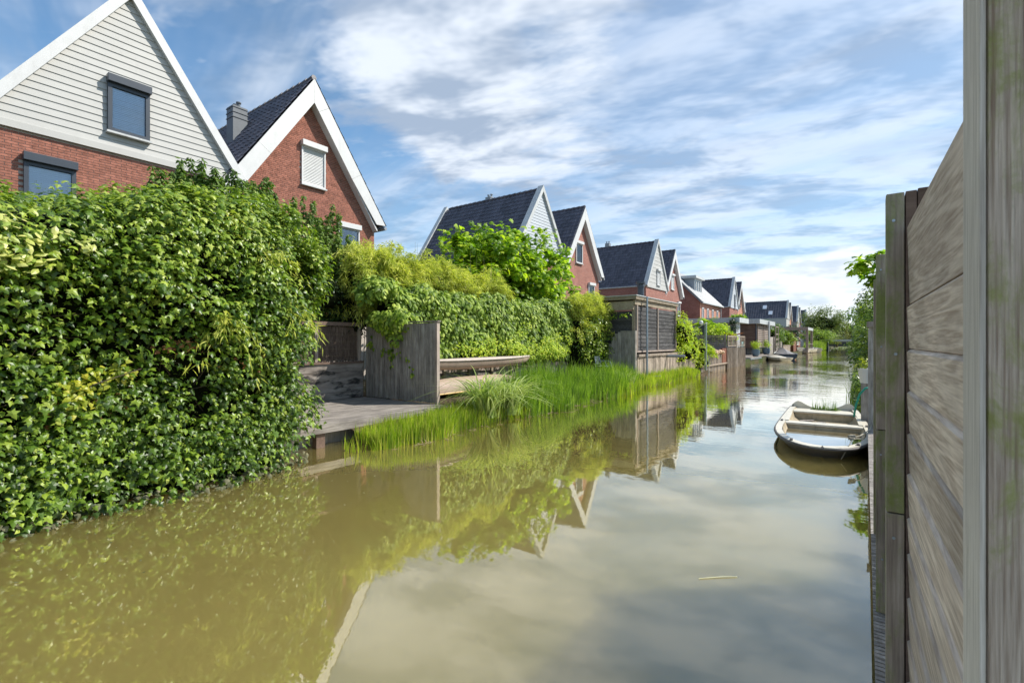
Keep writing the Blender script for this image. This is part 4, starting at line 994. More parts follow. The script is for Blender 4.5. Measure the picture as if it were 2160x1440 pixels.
bamboo_hedge('low run of yellow bamboo above the climber hedge, left of the plane tree', 8.8, 13.6, -10.2, lambda v: 4.35-.13*(v-9), 250, .6, .6, 2.95, 70, 1.1, .8)
bamboo_hedge('yellow bamboo bush between the plane tree and the black shed', 16.6, 19.0, -8.9, lambda v: 3.8-.28*abs(v-17.7), 170, .75, .7, 2.3, 90, .8, 1.0)
sprt = thing('bamboo_shoots', (-10.4, 12.7, .4), 'upright yellow bamboo shoots standing before the plane tree', 'bamboo')
S_ = np.stack([rs.uniform(-10.5, -10.1, 26), 12.7+rs.randn(26)*.25, rs.uniform(3.1, 3.6, 26)], 1); D_ = np.stack([rs.randn(26)*.15, .35+rs.randn(26)*.1, np.full(26, 1.0)], 1)
P, N, T, _a = sprays(26, S_, D_, .75, .05, 60, .09); foliage('leaves', BAMB, P, N, T, .08, .13, M['bamboo'], sprt)
MB().tube([(-10.3, 12.5, .4), (-10.3, 12.9, 4.3)], .012, 5).build('cane', M['deadstem'], sprt)
# bare stalks above the bamboo
bst = MB()
for i in range(10):
    y = 9.4+i*.42+random.random()*.3; bst.tube([(-10.6, y, 3.6), (-10.6, y+random.uniform(-.1, .15), 4.5+random.random()*.35)], [.008, .003], 4)
tag(bst.build('bare_stalks', M['deadstem'], origin=(-10.6, 11, .34), kind='stuff'), 'thin dry stalks sticking up above the yellow bamboo', 'stalks')
di = thing('dark_ivy', (-8.9, 18, .4), 'dark green ivy bush under the yellow bamboo beside the curved fence', 'ivy')
C = np.stack([rs.uniform(-9.1, -8.6, 80), rs.uniform(16.6, 18.8, 80), rs.uniform(1.1, 2.7, 80)], 1); RAD = rs.uniform(.18, .3, 80)
P, N, T = clump_leaves(C, RAD, 60); foliage('leaves', OVAL_S, P, N, T, .07, .12, M['ivy'], di); MB().box(-9.4, -8.95, 16.6, 18.85, .4, 2.6).build('dark_inner_fill', M['core'], di, kind='stuff')

# ---- climber right of the shed
yc_ = thing('yellow_green_climber', (-7.9, 25.8, .4), 'yellow-green climber bush spilling over the bank wall right of the shed', 'shrub')
C = []
for i in range(150):
    y = rs.uniform(24.1, 28.6); zt = 2.55+.65*math.exp(-((y-24.4)/.7)**2)+.15*math.sin(y*3)-max(0, y-26.8)*.75; C.append((-7.75+rs.uniform(-.25, .45), y, rs.uniform(.9 if y < 27 else .5, max(1.0, zt))))
C = np.array(C); RAD = rs.uniform(.2, .36, len(C)); P, N, T = clump_leaves(C, RAD, 70); foliage('leaves', IVYS, P, N, T, .06, .10, M['yshrub'], yc_)
blob_core(yc_, C[::3], RAD[::3]); MB().tube([(-7.9, 25.5, .3), (-7.8, 25.8, 1.3), (-7.6, 25.4, 2.2)], [.03, .02, .01], 5).build('stem', M['bark'], yc_)

# ---- reeds along the left bank
def edge_x(y): return -6.48+.15*np.sin(y*1.3)+.07*np.sin(y*4.1)-np.maximum(0, y-13)*.045-np.where(y < 5.4, (5.4-y)*.5, 0)
def bank_reeds(name, y0, y1, n, h0, h1, mat, label, wid=(.006, .013), dep=1.0, lean=.12, bend=.12, off=.05, x_in=0, tops=None):
    y = rs.uniform(y0, y1, n); x = edge_x(y)+off-x_in-dep*rs.rand(n)**1.3; z = np.clip(-.05+(edge_x(y)-x)*.30, -.05, .33)
    hh = rs.uniform(h0, h1, n)*(1-.25*rs.rand(n)); hh *= .82+.25*vnoise(np.stack([x, y, y*0], 1), 1.3, 3)
    o = blades(name, np.stack([x, y], 1), z, hh, rs.uniform(.1, 1, n)**1.5*lean*hh*1.6, np.full(n, bend)*rs.rand(n)**2*2, rs.uniform(*wid, n), mat, None, (-7, (y0+y1)/2, 0)); tag(o, label, 'reeds'); return o
bank_reeds('reeds', 5.15, 7.5, 6500, .36, .60, M['grass'], 'dense bright green reeds in the water in front of the deck', (.008, .016), .62, .08, .10, -.04)
bank_reeds('reeds', 4.75, 5.3, 120, .25, .55, M['grass'], 'sparse reed stems at the deck corner post', (.006, .012), .3, .3)
bank_reeds('low_reeds', 7.4, 9.6, 4200, .30, .55, M['grass'], 'short grass around the big arching sedge', (.008, .016), .9, .2, .2, -.04)
bank_reeds('reeds', 9.5, 15.5, 9000, .40, .95, M['grass_dark'], 'tall green reeds on the bank in front of the climber hedge', (.012, .024), 1.4, .14, .2, -.04)
bank_reeds('reeds', 15.0, 27.4, 11000, .38, .70, M['grass'], 'lower bright reeds below the black shed', (.010, .022), .8, .12, .15, -.04)
bank_reeds('tall_reeds', 10.2, 12.4, 2200, .9, 1.4, M['grass_dark'], 'taller darker reed clump where the yellow climber ends', (.012, .022), 1.3, .2, .3, -.2)
bank_reeds('tall_reeds', 13.6, 18.6, 3600, .8, 1.3, M['grass_dark'], 'tall leafy reeds around the garden chair', (.014, .024), 1.3, .25, .4, -.2)
o = blades('dead_reeds', np.stack([edge_x(np.linspace(5.2, 27, 900))-.02-rs.rand(900)*.25, np.linspace(5.2, 27, 900)], 1), np.full(900, -.03), rs.uniform(.1, .4, 900), rs.uniform(.05, .35, 900), rs.rand(900)*.9, rs.uniform(.008, .016, 900), M['deadstem'], None, (-7, 15, 0)); tag(o, 'brown dead reed stalks bent down at the waterline', 'reeds')
def sedge(x, y, z, n, H, spread, label, group=None, wd=(.026, .048)):
    r_ = thing('sedge', (x, y, z), label, 'plant', group); xy = np.stack([x+rs.randn(n)*.10, y+rs.randn(n)*.10], 1)
    blades('arching_blades', xy, np.full(n, z), rs.uniform(.6, 1.0, n)*H*1.5, rs.uniform(.3, 1, n)*spread, rs.uniform(.45, .85, n), rs.uniform(*wd, n), M['sedge'], r_, seg=9); return r_
sedge(-6.80, 8.35, .12, 230, 1.4, 1.5, 'big arching pendulous sedge tuft overhanging the water beside the canoes', 'arching sedges')
sedge(-6.75, 9.1, .10, 170, 1.3, 1.3, 'second arching sedge close behind the big tuft', 'arching sedges')
sedge(-7.3, 10.6, .2, 60, .95, .5, 'pale arching sedge among the tall reeds', 'arching sedges')
sedge(-7.0, 16.6, .15, 90, .85, .7, 'arching sedge in the reeds near the garden chair', 'arching sedges', (.02, .03))
dl = MB()
for i in range(60):
    y = random.uniform(5.3, 14); x = float(edge_x(np.array(y)))+random.uniform(-.05, .28); a = random.uniform(0, 3.1); L = random.uniform(.05, .22)
    dl.bar((x, y, .008), (x+L*math.cos(a), y+L*math.sin(a), .012), .010, .003)
tag(dl.build('fallen_blades', M['deadstem'], origin=(-6.5, 9, 0), kind='stuff'), 'dead reed blades floating along the bank edge', 'debris')

# ---- terrace with palisade, nest box post
nb = thing('nest_box_post', (-7.15, 27.9, 0), 'grey post carrying a small roofed box and white globe by the climber', 'post')
MB().box(-7.19, -7.07, 27.85, 27.97, .2, 2.75).build('post', M['steel'], nb, bevel=.01)
MB().prism([(-7.45, 27.75, 2.15), (-7.20, 27.75, 2.15), (-7.20, 27.75, 2.70), (-7.45, 27.75, 2.52)], (0, .25, 0)).build('box', M['anthracite'], nb)
MB().prism([(-7.50, 27.70, 2.53), (-7.06, 27.70, 2.80), (-7.06, 27.70, 2.83), (-7.50, 27.70, 2.57)], (0, .35, 0)).build('roof', M['coping'], nb)
gl_ = MB().lathe((-7.42, 28.1, 2.74), [(.02, 0), (.09, .04), (.12, .12), (.09, .2), (.02, .24)], 10); gl_.build('globe', M['white'], nb, smooth=True)
tag(MB().tube([(-6.72, 27.0, -.3), (-6.73, 27.0, 1.05)], .018, 6).build('mooring_rod', M['coping'], origin=(-6.72, 27, 0)), 'thin pale rod standing in the water at the end of the reeds', 'rod')
lw = thing('low_bank_wall', (-7.5, 31.5, 0), 'low bank wall of pale and dark uprights under the hydrangea', 'wall')
MB().box(-7.9, -7.6, 28.4, 34.3, -.2, 1.0).build('backing', M['anthracite'], lw)
for i in range(24):
    y = 28.5+i*.245; MB().box(-7.57, -7.50, y, y+(.11 if i % 2 else .15), -.2, .45 if i < 8 else .98).build('upright', M['stake'] if i % 3 else M['deck'], lw)
MB().box(-7.50, -7.40, 28.3, 34.4, .34, .42).build('rail', M['stake'], lw)
MB().box(-7.60, -7.46, 33.3, 34.45, .3, 1.35).build('rusty_panel', M['corten'], lw)
pal = thing('palisade', (-7.42, 37.4, 0), 'palisade of rough round stakes in the water under white lattice panels', 'fence')
y = 34.5
while y < 40.2:
    rr = random.uniform(.06, .08); lx = random.uniform(-.02, .02)
    MB().tube([(-7.42+lx, y, -.3), (-7.42-lx, y+lx, .6), (-7.42+lx*.5, y, 1.40+random.uniform(-.02, .02))], [rr, rr*.95, rr*.85], 7).build('stake', M['stake'], pal); y += rr*2+.10
MB().box(-7.62, -7.58, 34.5, 40.2, -.2, 1.38).build('dark_backing', M['soil'], pal)
for (ya, yb) in ((34.55, 37.1), (37.4, 40.2)):
    lt = thing('louvre_screen', (-7.42, (ya+yb)/2, 1.4), 'left white louvre panel on top of the palisade' if ya < 35 else 'right white louvre panel on top of the palisade', 'panel', 'louvre panels on the palisade')
    f_ = MB(); f_.box(-7.46, -7.38, ya, ya+.09, 1.46, 2.2); f_.box(-7.46, -7.38, yb-.09, yb, 1.46, 2.2); f_.box(-7.46, -7.38, ya+.09, yb-.09, 2.11, 2.2); f_.box(-7.46, -7.38, ya+.09, yb-.09, 1.46, 1.55); f_.box(-7.455, -7.385, (ya+yb)/2-.04, (ya+yb)/2+.04, 1.55, 2.11)
    f_.build('frame', M['stake'], lt)
    for i in range(6): MB().obox((-7.42, (ya+yb)/2, 1.60+i*.09), (.03, 0, .012), (0, (yb-ya)/2-.095, 0), (-.003, 0, .008)).build('louvre', M['stake'], lt)
MB().box(-7.5, -7.36, 37.16, 37.34, -.2, 2.2).build('post', M['deck'], pal)
df = thing('slatted_fence', (-8.6, 34.45, 1.0), 'dark slatted fence across the terrace beside the palisade', 'fence')
for i in range(8): MB().box(-10.2, -7.6, 34.42, 34.44, 1.25+i*.125, 1.34+i*.125).build('slat', M['deck'], df)
for xx in (-10.2, -8.9, -7.6): MB().box(xx, xx+.1, 34.445, 34.52, .4, 2.25).build('post', M['deck'], df)
def small_plant(name, x, y, z, r_, h_, label, mat, tpl=OVAL_S, n=500, s=(.10, .18), cat='plant', core=True):
    t_ = thing(name, (x, y, z), label, cat); C_ = np.stack([x+rs.randn(14)*r_*.45, y+rs.randn(14)*r_*.45, z+h_*rs.rand(14)], 1)
    P_, N_, T_ = clump_leaves(C_, np.full(14, r_*.5), n//14, None); foliage('leaves', tpl, P_, N_, T_, *s, mat, t_)
    MB().tube([(x, y, z-.3), (x, y, z+h_*.6)], [.03, .015], 5).build('stem', M['bark'], t_); return t_
small_plant('hydrangea', -7.6, 30.6, .95, .5, .5, 'yellow-green hydrangea on the low bank wall', M['yshrub'], n=700)
hf = thing('hydrangea_flowers', (-7.5, 32.0, 1.1), 'faded peach hydrangea flower heads beside the rusty panel', 'flowers')
for i in range(7): MB().lathe((-7.45+random.uniform(-.15, .1), 31.2+i*.32, 1.05+random.uniform(-.05, .12)), [(.03, -.1), (.12, -.05), (.15, .03), (.10, .11), (.02, .14)], 8).build('flower_head', M['flower'], hf, smooth=True)
small_plant('yellow_shrub', -8.6, 36.4, 2.1, .8, .7, 'yellow-green shrub behind the dark slatted fence', M['yshrub'], n=1100)
small_plant('palm', -9.2, 37.8, 2.2, .8, 1.0, 'green fan palm on the terrace before the blue shed', M['plane'], BAMB, 700, (.5, .9))
cdl = thing('cordyline', (-8.0, 38.2, 2.0), 'red spiky cordyline behind the louvre panels', 'plant')
n = 60; a = rs.uniform(0, 6.28, n); T_ = np.stack([np.cos(a), np.sin(a), rs.uniform(.1, 1.6, n)], 1)
foliage('spiky_leaves', BAMB, np.repeat([[-8.0, 38.2, 2.1]], n, 0), np.stack([-np.cos(a)*.6, -np.sin(a)*.6, np.ones(n)], 1), T_, .7, 1.1, M['cordyline'], cdl); MB().tube([(-8, 38.2, 1.0), (-8, 38.2, 2.15)], .05, 6).build('stem', M['bark'], cdl)
small_plant('dark_climber', -9.1, 44.3, 2.6, .35, 1.1, 'dark climber on the corner between blue and brown sheds', M['darkleaf'], n=500)

# ---- blue and brown sheds
bsd = thing('blue_shed', (-11, 46.5, .34), 'blue-grey boarded shed with pale flat roof behind the palm', 'shed')
z = .4
while z < 3.4: MB().box(-13.6, -9.0, 45.0+random.random()*.006, 45.03, z, z+.19).build('board', M['lead'], bsd); z += .195
MB().box(-9.03, -8.97, 45.05, 46.6, .4, 3.4).build('side_wall', M['siding_grey'], bsd); MB().box(-9.08, -8.94, 44.96, 45.04, .4, 3.4).build('corner_trim', M['coping'], bsd)
MB().box(-14.0, -8.6, 44.5, 48.5, 3.42, 3.85).build('roof', M['fascia'], bsd)
bwn = thing('brown_shed', (-10.2, 56, .34), 'brown boarded shed on stilts with slatted end and pale roof edge', 'shed')
z = 1.15
while z < 3.5:
    MB().prism([(-12.5, 52.9, z), (-12.5, 52.86, z), (-12.5, 52.89, z+.20), (-12.5, 52.92, z+.20)], (3.75, 0, 0)).build('board', M['brown'], bwn)
    z += .19
MB().box(-8.76, -8.68, 52.8, 52.95, .4, 3.6).build('corner_trim', M['anthracite'], bwn)
MB().box(-12.5, -8.8, 52.95, 61.5, 1.15, 3.5).build('body', M['brown'], bwn)
z = 1.2
while z < 3.4: MB().box(-8.79, -8.70, 53.7, 61.0, z, z+.13).build('slat', M['batten'], bwn); z += .19
for y in (53.4, 57.2, 61.0): MB().box(-8.70, -8.64, y, y+.12, 1.1, 3.5).build('post', M['batten'], bwn)
MB().box(-13, -8.3, 52.4, 62.3, 3.56, 4.0).build('roof', M['fascia'], bwn)
MB().box(-12.5, -9.6, 53.1, 60, .34, 1.14).build('undercroft', M['anthracite'], bwn)
tag(MB().tube([(-8.15, 56.8, .45), (-8.15, 56.8, 3.9)], .10, 8).build('white_post', M['coping'], origin=(-8.15, 56.8, .45)), 'pale round post standing in front of the brown shed', 'post')
lf = thing('garden_trellis', (-8.3, 63.5, .4), 'light wooden frame right of the brown shed', 'frame')
for y in (62.9, 65.0): MB().box(-8.4, -8.3, y, y+.12, .5, 3.6).build('post', M['batten'], lf)
for zz_ in (1.4, 2.0, 2.6, 3.45): MB().box(-8.38, -8.32, 63.02, 65.0, zz_, zz_+.09).build('rail', M['batten'], lf)
dock = thing('dock', (-8.6, 50, 0), 'low wooden dock with two blue pots in front of the brown shed', 'dock')
y = 44.4
while y < 60.5: MB().box(-10.2, -7.75-(.012*(y-44.4)), y, y+.34, .39, .45).build('board', M['deck'], dock); y += .35
MB().box(-7.80, -7.70, 44.3, 49.6, .25, .385).build('edge_beam', M['steel'], dock); MB().box(-10.2, -7.82, 44.28, 44.38, .25, .385).build('edge_beam', M['steel'], dock)
for y in (44.6, 47.2, 49.8, 52.4, 55.0, 57.6, 60.0): MB().tube([(-7.9-(.012*(y-44.4)), y, -.4), (-7.9-(.012*(y-44.4)), y, .385)], .07, 7).build('pile', M['stake'], dock)
for (x, y, s_, lb) in ((-8.05, 48.6, 1.0, 'near glazed blue pot with light green bush on the dock'), (-8.35, 56.4, 1.05, 'far glazed blue pot with light green bush on the dock')):
    p_ = thing('potted_plant', (x, y, .45), lb, 'potted plant', 'blue pots on the dock')
    MB().lathe((x, y, .45), [(.20*s_, 0), (.30*s_, .12), (.36*s_, .38), (.34*s_, .62), (.36*s_, .66), (.30*s_, .66), (.28*s_, .56)], 16).build('pot', M['pot'], p_, smooth=True)
    C_ = np.array([x, y, 1.45])+rs.randn(16, 3)*.17; P_, N_, T_ = clump_leaves(C_, np.full(16, .24), 60); foliage('bush', OVAL_S, P_, N_, T_, .06, .11, M['yshrub'], p_)
tc = thing('teal_chair', (-8.7, 46.2, .45), 'teal plastic egg chair on the dock by the palisade', 'chair')
tb = MB(); pp_ = [( -8.7+.0*i, 46.2+.38*math.cos(a), 1.12+.62*math.sin(a)) for i, a in enumerate(np.linspace(0, 2*math.pi, 18))]; tb.tube(pp_, .07, 7, cap=False); tb.build('frame', M['teal'], tc, smooth=True)
MB().obox((-8.9, 46.2, .85), (.2, 0, 0), (0, .3, 0), (0, 0, .05)).build('seat', M['anthracite'], tc)
MB().box(-9.0, -8.5, 46.0, 46.4, .45, .52).build('foot', M['teal'], tc)

# ---- moored boats, left
def simple_boat(name, bow, stern, beam, free, label, hullmat, cat='boat', group=None, cover=None, flip=False, crown=.55):
    """bow, stern: (x, y) points on the water"""
    b0, s0 = Vector((*bow, 0)), Vector((*stern, 0)); ax = (s0-b0); L = ax.length; ax.normalize(); sd = Vector((-ax.y, ax.x, 0))
    r_ = thing(name, tuple((b0+s0)/2), label, cat, group); st_ = 16; vs, fs = [], []; prof = []
    for i in range(st_+1):
        u = i/st_; wv = beam/2*min(1, (1.02-(1-u)**2.2)) if u < .6 else beam/2*(1-.12*((u-.6)/.4)**2); wv = max(.02, wv); sh2 = free*(1+.35*(1-u)**2); prof.append((u, wv, sh2))
        for (k1, k2) in ((-1, 1), (-.92, .45), (-.6, -.1), (0, -.25), (.6, -.1), (.92, .45), (1, 1)):
            z_ = sh2*k2 if not flip else free*1.1-sh2*k2*.9
            vs.append(b0+ax*(L*u+(.0 if k2 > .5 else .25*(1-u)**3*L*.3))+sd*wv*k1+Vector((0, 0, z_)))
    for i in range(st_):
        for j in range(6): fs.append((i*7+j, i*7+j+1, (i+1)*7+j+1, (i+1)*7+j))
    fs.append(tuple(st_*7+j for j in range(7)))
    MB().add(vs, fs).build('hull', hullmat, r_, smooth=True)
    if not flip:
        gw_ = MB()
        for sg in (-1, 1): gw_.tube([b0+ax*L*u+sd*wv*sg+Vector((0, 0, s2)) for u, wv, s2 in prof], .04, 6)
        gw_.build('gunwale', M['coping'], r_)
    if cover:
        vs, fs = [], []
        for u, wv, s2 in prof:
            rdg = s2+crown*math.sin(math.pi*min(1, u*1.05+.02))**.6
            for (k1, f_) in ((-1.03, 0), (-1.0, .08), (-.5, .55), (0, 1), (.5, .55), (1.0, .08), (1.03, 0)): vs.append(b0+ax*L*u+sd*wv*k1+Vector((0, 0, s2-.12+(rdg-s2+.12)*f_)))
        for i in range(st_):
            for j in range(6): fs.append((i*7+j, i*7+j+1, (i+1)*7+j+1, (i+1)*7+j))
        fs.append(tuple(st_*7+j for j in range(7))); fs.append(tuple(range(7)))
        MB().add(vs, fs).build('tarpaulin', cover, r_)
    elif not flip:
        for u in (.35, .6, .85):
            c_ = b0+ax*L*u; MB().obox(c_+Vector((0, 0, free*.85)), sd*beam*.46, ax*.13, (0, 0, .02)).build('thwart', M['boat'], r_)
        vs2 = []; fs2 = []
        for i, (u, wv, s2) in enumerate(prof): vs2 += [b0+ax*L*u+sd*wv*-.85+Vector((0, 0, .12)), b0+ax*L*u+sd*wv*.85+Vector((0, 0, .12))]
        for i in range(st_): fs2.append((2*i, 2*i+1, 2*i+3, 2*i+2))
        MB().add(vs2, fs2).build('floor', M['boat_in'], r_)
    return r_
simple_boat('rowing_boat', (-7.9, 53.5), (-5.9, 51.3), 1.5, .28, 'small rowing boat under a pale cover at the end of the dock', M['boat'], cover=M['boat'], crown=.22)
simple_boat('covered_boat', (-7.9, 61.5), (-6.2, 55.0), 1.9, .55, 'motor boat under a grey tarpaulin beside the dock', M['navy'], cover=M['canvas'])
simple_boat('white_boat', (-8.3, 84.0), (-7.0, 91.5), 1.9, .65, 'open white rowing boat moored by the pergola', M['boat'])
simple_boat('small_white_boat', (-7.0, 96), (-6.2, 91.9), 1.5, .6, 'small pale boat with teal inside moored behind the white boat', M['boat'])
# ---- fences, pergola
ff = thing('plank_fence', (-9.3, 73, .34), 'long grey plank fence behind the moored boats', 'fence')
y = 63.5
while y < 84: MB().box(-9.32, -9.28, y, y+.33, .34, 2.35 if y < 73 else 2.2).build('plank', M['wood_grey'], ff); y += .34
for y in (68, 73.5, 79): MB().box(-9.28, -9.16, y, y+.12, .34, 2.45).build('post', M['batten'], ff)
pf = thing('wall_panel', (-9.9, 71, .34), 'white L-shaped wall panel behind the grey fence', 'panel')
MB().box(-10.0, -9.9, 63.4, 72.2, 2.45, 2.62).build('beam', M['white'], pf); MB().box(-10.0, -9.88, 70.8, 72.2, 2.62, 3.7).build('panel', M['white'], pf)
MB().box(-10.06, -10.02, 63.4, 75, 1.5, 3.55).build('grey_fence', M['deck'], pf)
cp = thing('rusty_screen', (-8.2, 79.5, .34), 'rust brown steel screen beside the pergola', 'screen'); MB().box(-9.3, -8.3, 79.5, 79.55, .34, 2.35).build('sheet', M['corten'], cp); MB().box(-8.34, -8.28, 79.5, 83, .34, 2.35).build('sheet', M['corten'], cp)
lwf = thing('low_fence', (-8.3, 70, .3), 'low pale board fence behind the covered boat', 'fence')
y = 68.0
while y < 75: MB().box(-8.25, -8.2, y, y+.28, .2, 1.25).build('board', M['stake'], lwf); y += .29
MB().box(-8.27, -8.17, 68, 75, 1.26, 1.34).build('rail', M['stake'], lwf)
pg = thing('pergola', (-8.6, 88, .34), 'grey timber pergola with angled brace at the water', 'pergola')
MB().box(-11.5, -7.0, 85.8, 86.1, 3.55, 4.0).build('beam', M['batten'], pg); MB().box(-7.3, -7.02, 86.12, 95, 3.55, 3.98).build('beam', M['coping'], pg)
MB().box(-11.5, -7.31, 86.12, 95, 3.85, 3.95).build('roof', M['anthracite'], pg)
for (x, y) in ((-7.35, 86.15), (-7.35, 94), (-11.4, 86.15)): MB().box(x, x+.33, y, y+.33, .34, 3.54).build('post', M['batten'], pg)
MB().bar((-7.4, 86.3, 2.7), (-8.4, 86.3, 3.55), .2, .2).build('brace', M['batten'], pg)
MB().box(-11.5, -7.0, 85.6, 95.5, .1, .5).build('platform', M['batten'], pg)
MB().box(-9.6, -8.9, 89, 89.1, .5, 3.2).build('wall_panel', M['batten'], pg)
rl_ = thing('railing', (-7.0, 88, .5), 'low dark railing along the pergola platform', 'railing')
MB().box(-7.05, -6.99, 86.6, 93.9, 1.35, 1.42).build('rail', M['deck'], rl_)
for y in np.arange(86.7, 94, .9): MB().box(-7.04, -7.0, y, y+.05, .5, 1.35).build('baluster', M['deck'], rl_)
gr = thing('grill', (-8.9, 83.6, .4), 'round black kettle grill on thin legs near the rusty screen', 'grill')
MB().lathe((-8.9, 83.6, 1.3), [(.1, -.3), (.36, -.15), (.42, 0), (.36, .18), (.12, .30)], 12).build('bowl', M['anthracite'], gr, smooth=True)
for i in range(3): MB().bar((-8.9, 83.6, 1.1), (-8.9+.35*math.cos(i*2.1), 83.6+.35*math.sin(i*2.1), .4), .03).build('leg', M['steel'], gr)
MB().box(-9.3, -8.4, 86.6, 88.5, .5, 1.2).build('planter', M['corten'], pg)

# ---- far vegetation, bridge
def far_tree(x, y, h_, rr, label, mat, n=60, per=70, s=(.25, .45), z0=.3, cat='tree', low=.35):
    return tree('round_tree' if cat == 'tree' else 'bush', x, y, 0, z0, x, y, z0+h_*(.5+low/2), rr, rr, h_*(.5-low/2), label, mat, OVAL_S, *s, n, per, cat, None, (rr*.22, rr*.36), .5)
far_tree(-8.6, 140, 9.5, 5.2, 'large round green tree left of the bridge', M['tree_far'], 120, 90, (.28, .5), low=.05)
far_tree(-6.0, 152, 7.2, 3.6, 'yellowish tree right of the large round tree', M['tree_yellow'], 70, 80, (.28, .5), low=.05)
far_tree(-3.4, 185, 7.0, 5.0, 'distant bushy tree beyond the bridge, centre', M['tree_far'], 60, 70, (.35, .6), low=.05)
far_tree(1.5, 230, 7.5, 6, 'distant pale tree at the end of the canal', M['tree_far'], 60, 60, (.4, .7), low=.05)
far_tree(2.8, 130, 5.6, 2.8, 'dark tree at the right end of the bridge', M['darkleaf'], 60, 70, (.28, .5), low=.05)
far_tree(-8.0, 118, 3.9, 3.2, 'clipped low light green dome bush before the bridge', M['ivy2'], 60, 90, (.18, .3), cat='bush', low=.0)
far_tree(-10.2, 70.5, 3.9, 2.0, 'green shrub above the grey plank fence, left', M['shrub'], 50, 80, (.14, .25), cat='bush', low=.1)
far_tree(-9.4, 77.5, 3.3, 1.5, 'pale green bush hanging over the grey plank fence', M['ivy2'], 40, 80, (.14, .25), cat='bush', low=.1)
far_tree(-12.0, 62, 4.9, 1.2, 'small bright tree in front of the far white house roof', M['plane'], 30, 70, (.15, .25), low=.5)
far_tree(-12.4, 52.5, 4.3, 1.2, 'small bush behind the pale shed roofs', M['yshrub'], 30, 60, (.15, .25), cat='bush', low=.4)
far_tree(-13, 112, 5.0, 2.6, 'dark tree behind the pergola', M['darkleaf'], 50, 70, (.25, .4), low=.1)
ry = rs.uniform(96, 118, 2600); rx_ = -6.4+rs.rand(2600)*-2.2
o = blades('far_reeds', np.stack([rx_, ry], 1), np.full(2600, .1), rs.uniform(1.0, 2.2, 2600), rs.uniform(.05, .5, 2600), rs.rand(2600)*.3, rs.uniform(.05, .1, 2600), M['ivy2'], None, (-7, 107, 0)); tag(o, 'pale reeds on the bank before the bridge', 'reeds')
bg_ = thing('bridge', (-2.5, 120, 0), 'low footbridge with dark steel railings across the canal', 'bridge')
MB().box(-7.6, 3, 119.5, 122, 1.75, 2.05).build('deck', M['fascia'], bg_); MB().box(-7.6, 3, 119.35, 119.5, 1.9, 2.2).build('edge_beam', M['coping'], bg_)
MB().box(-6.9, -6.2, 119.6, 121.9, -.3, 1.74).build('pier', M['anthracite'], bg_); MB().box(-.3, .4, 119.6, 121.9, -.3, 1.74).build('pier', M['anthracite'], bg_)
rb = MB()
for zz_ in (2.45, 2.7, 2.95): rb.box(-7.6, 3, 119.40, 119.43, zz_, zz_+.04)
rb.build('railing_bars', M['anthracite'], bg_); MB().box(-7.6, 3, 119.38, 119.45, 3.2, 3.28).build('handrail', M['anthracite'], bg_)
for x in np.arange(-7.5, 3, 1.3): MB().box(x, x+.06, 119.40, 119.44, 2.2, 3.2).build('railing_post', M['anthracite'], bg_)
MB().box(-10.3, -7.65, 117.2, 117.3, .4, 3.0).build('end_panel', M['deck'], bg_)
hgf = thing('far_hedge_fence', (-2, 160, .3), 'dark fence panels beyond the bridge', 'fence')
for (xa, xb3) in ((-9, -3.8), (-2.4, 1.2), (2.2, 5)): MB().box(xa, xb3, 160, 160.2, .5, 3.4).build('panel', M['anthracite'], hgf)
n = 9000; Pf = np.stack([rs.uniform(-160, 120, n), rs.uniform(255, 300, n), .4+rs.rand(n)**1.3*6.5], 1)
tag(mass('distant_treeline', OVAL_S, Pf, frames(rs.randn(n, 3)*.5+[0, -.7, .7], rs.randn(n, 3)+[0, 0, -1]), rs.uniform(1.2, 2.4, n), M['tree_far'], None, origin=(0, 275, 0)), 'distant line of trees on the horizon', 'trees')
bt = thing('bare_tree', (.2, 210, .3), 'bare leafless tree top against the sky beyond the bridge', 'tree'); tb = MB(); tb.tube([(.2, 210, .3), (.2, 210, 5)], [.3, .2], 6)
for i in range(34):
    a = random.uniform(-1.1, 1.1); L = random.uniform(2, 5.5); tb.tube([(.2, 210, 3.5), (.2+L*.5*math.sin(a), 210, 3.5+L*.6), (.2+L*math.sin(a)*.9, 210+random.uniform(-1, 1), 3.5+L*math.cos(a)*1.15)], [.09, .05, .02], 4)
tb.build('branches', M['deadstem'], bt)
fhr = thing('house', (3.5, 330, .3), 'tiny far grey roof above the trees at the end of the canal', 'house'); MB().prism([(0, 330, 5.5), (9, 330, 5.5), (4.5, 330, 10.5)], (0, 8, 0)).build('roof', M['tile'], fhr); MB().box(.3, 8.7, 330.2, 337.8, .3, 5.5).build('wall', M['brickfar'], fhr)

# ------------------------------------------------------------------ right side
def shiplap(parent, p0, p1, seams, mat, t_=.022):
    p0, p1 = Vector((*p0, 0)), Vector((*p1, 0)); ax = (p1-p0); 
    nrm = Vector((-ax.y, ax.x, 0)).normalized()
    for z1_, z0_ in zip(seams[:-1], seams[1:]):
        q = p0
        prof = [(-.006, z0_+.001), (.0, z1_-.010), (-.010, z1_-.001), (-t_, z1_-.001), (-t_, z0_+.001)]
        j = random.uniform(-.0015, .0015)
        MB().prism([q+nrm*(a+j)+Vector((0, 0, b_)) for a, b_ in prof], ax).build('plank', mat, parent)
seams = [2.16, 1.914, 1.778, 1.652, 1.524, 1.40, 1.265, 1.156, 1.02, .89, .76, .63, .50, .37]
def screw(parent, x, y, z):
    b = MB(); b.tube([(x, y, z), (x, y-.003, z)], .0045, 8); b.build('screw', M['steel'], parent)
pn = MB(); pn.box(.0905, .185, .62, .714, .0, 2.35)
npst = tag(pn.build('fence_post', M['post_near'], origin=(.13, .66, 0), bevel=.006), 'thick mossy weathered post filling the right edge of the view', 'post')
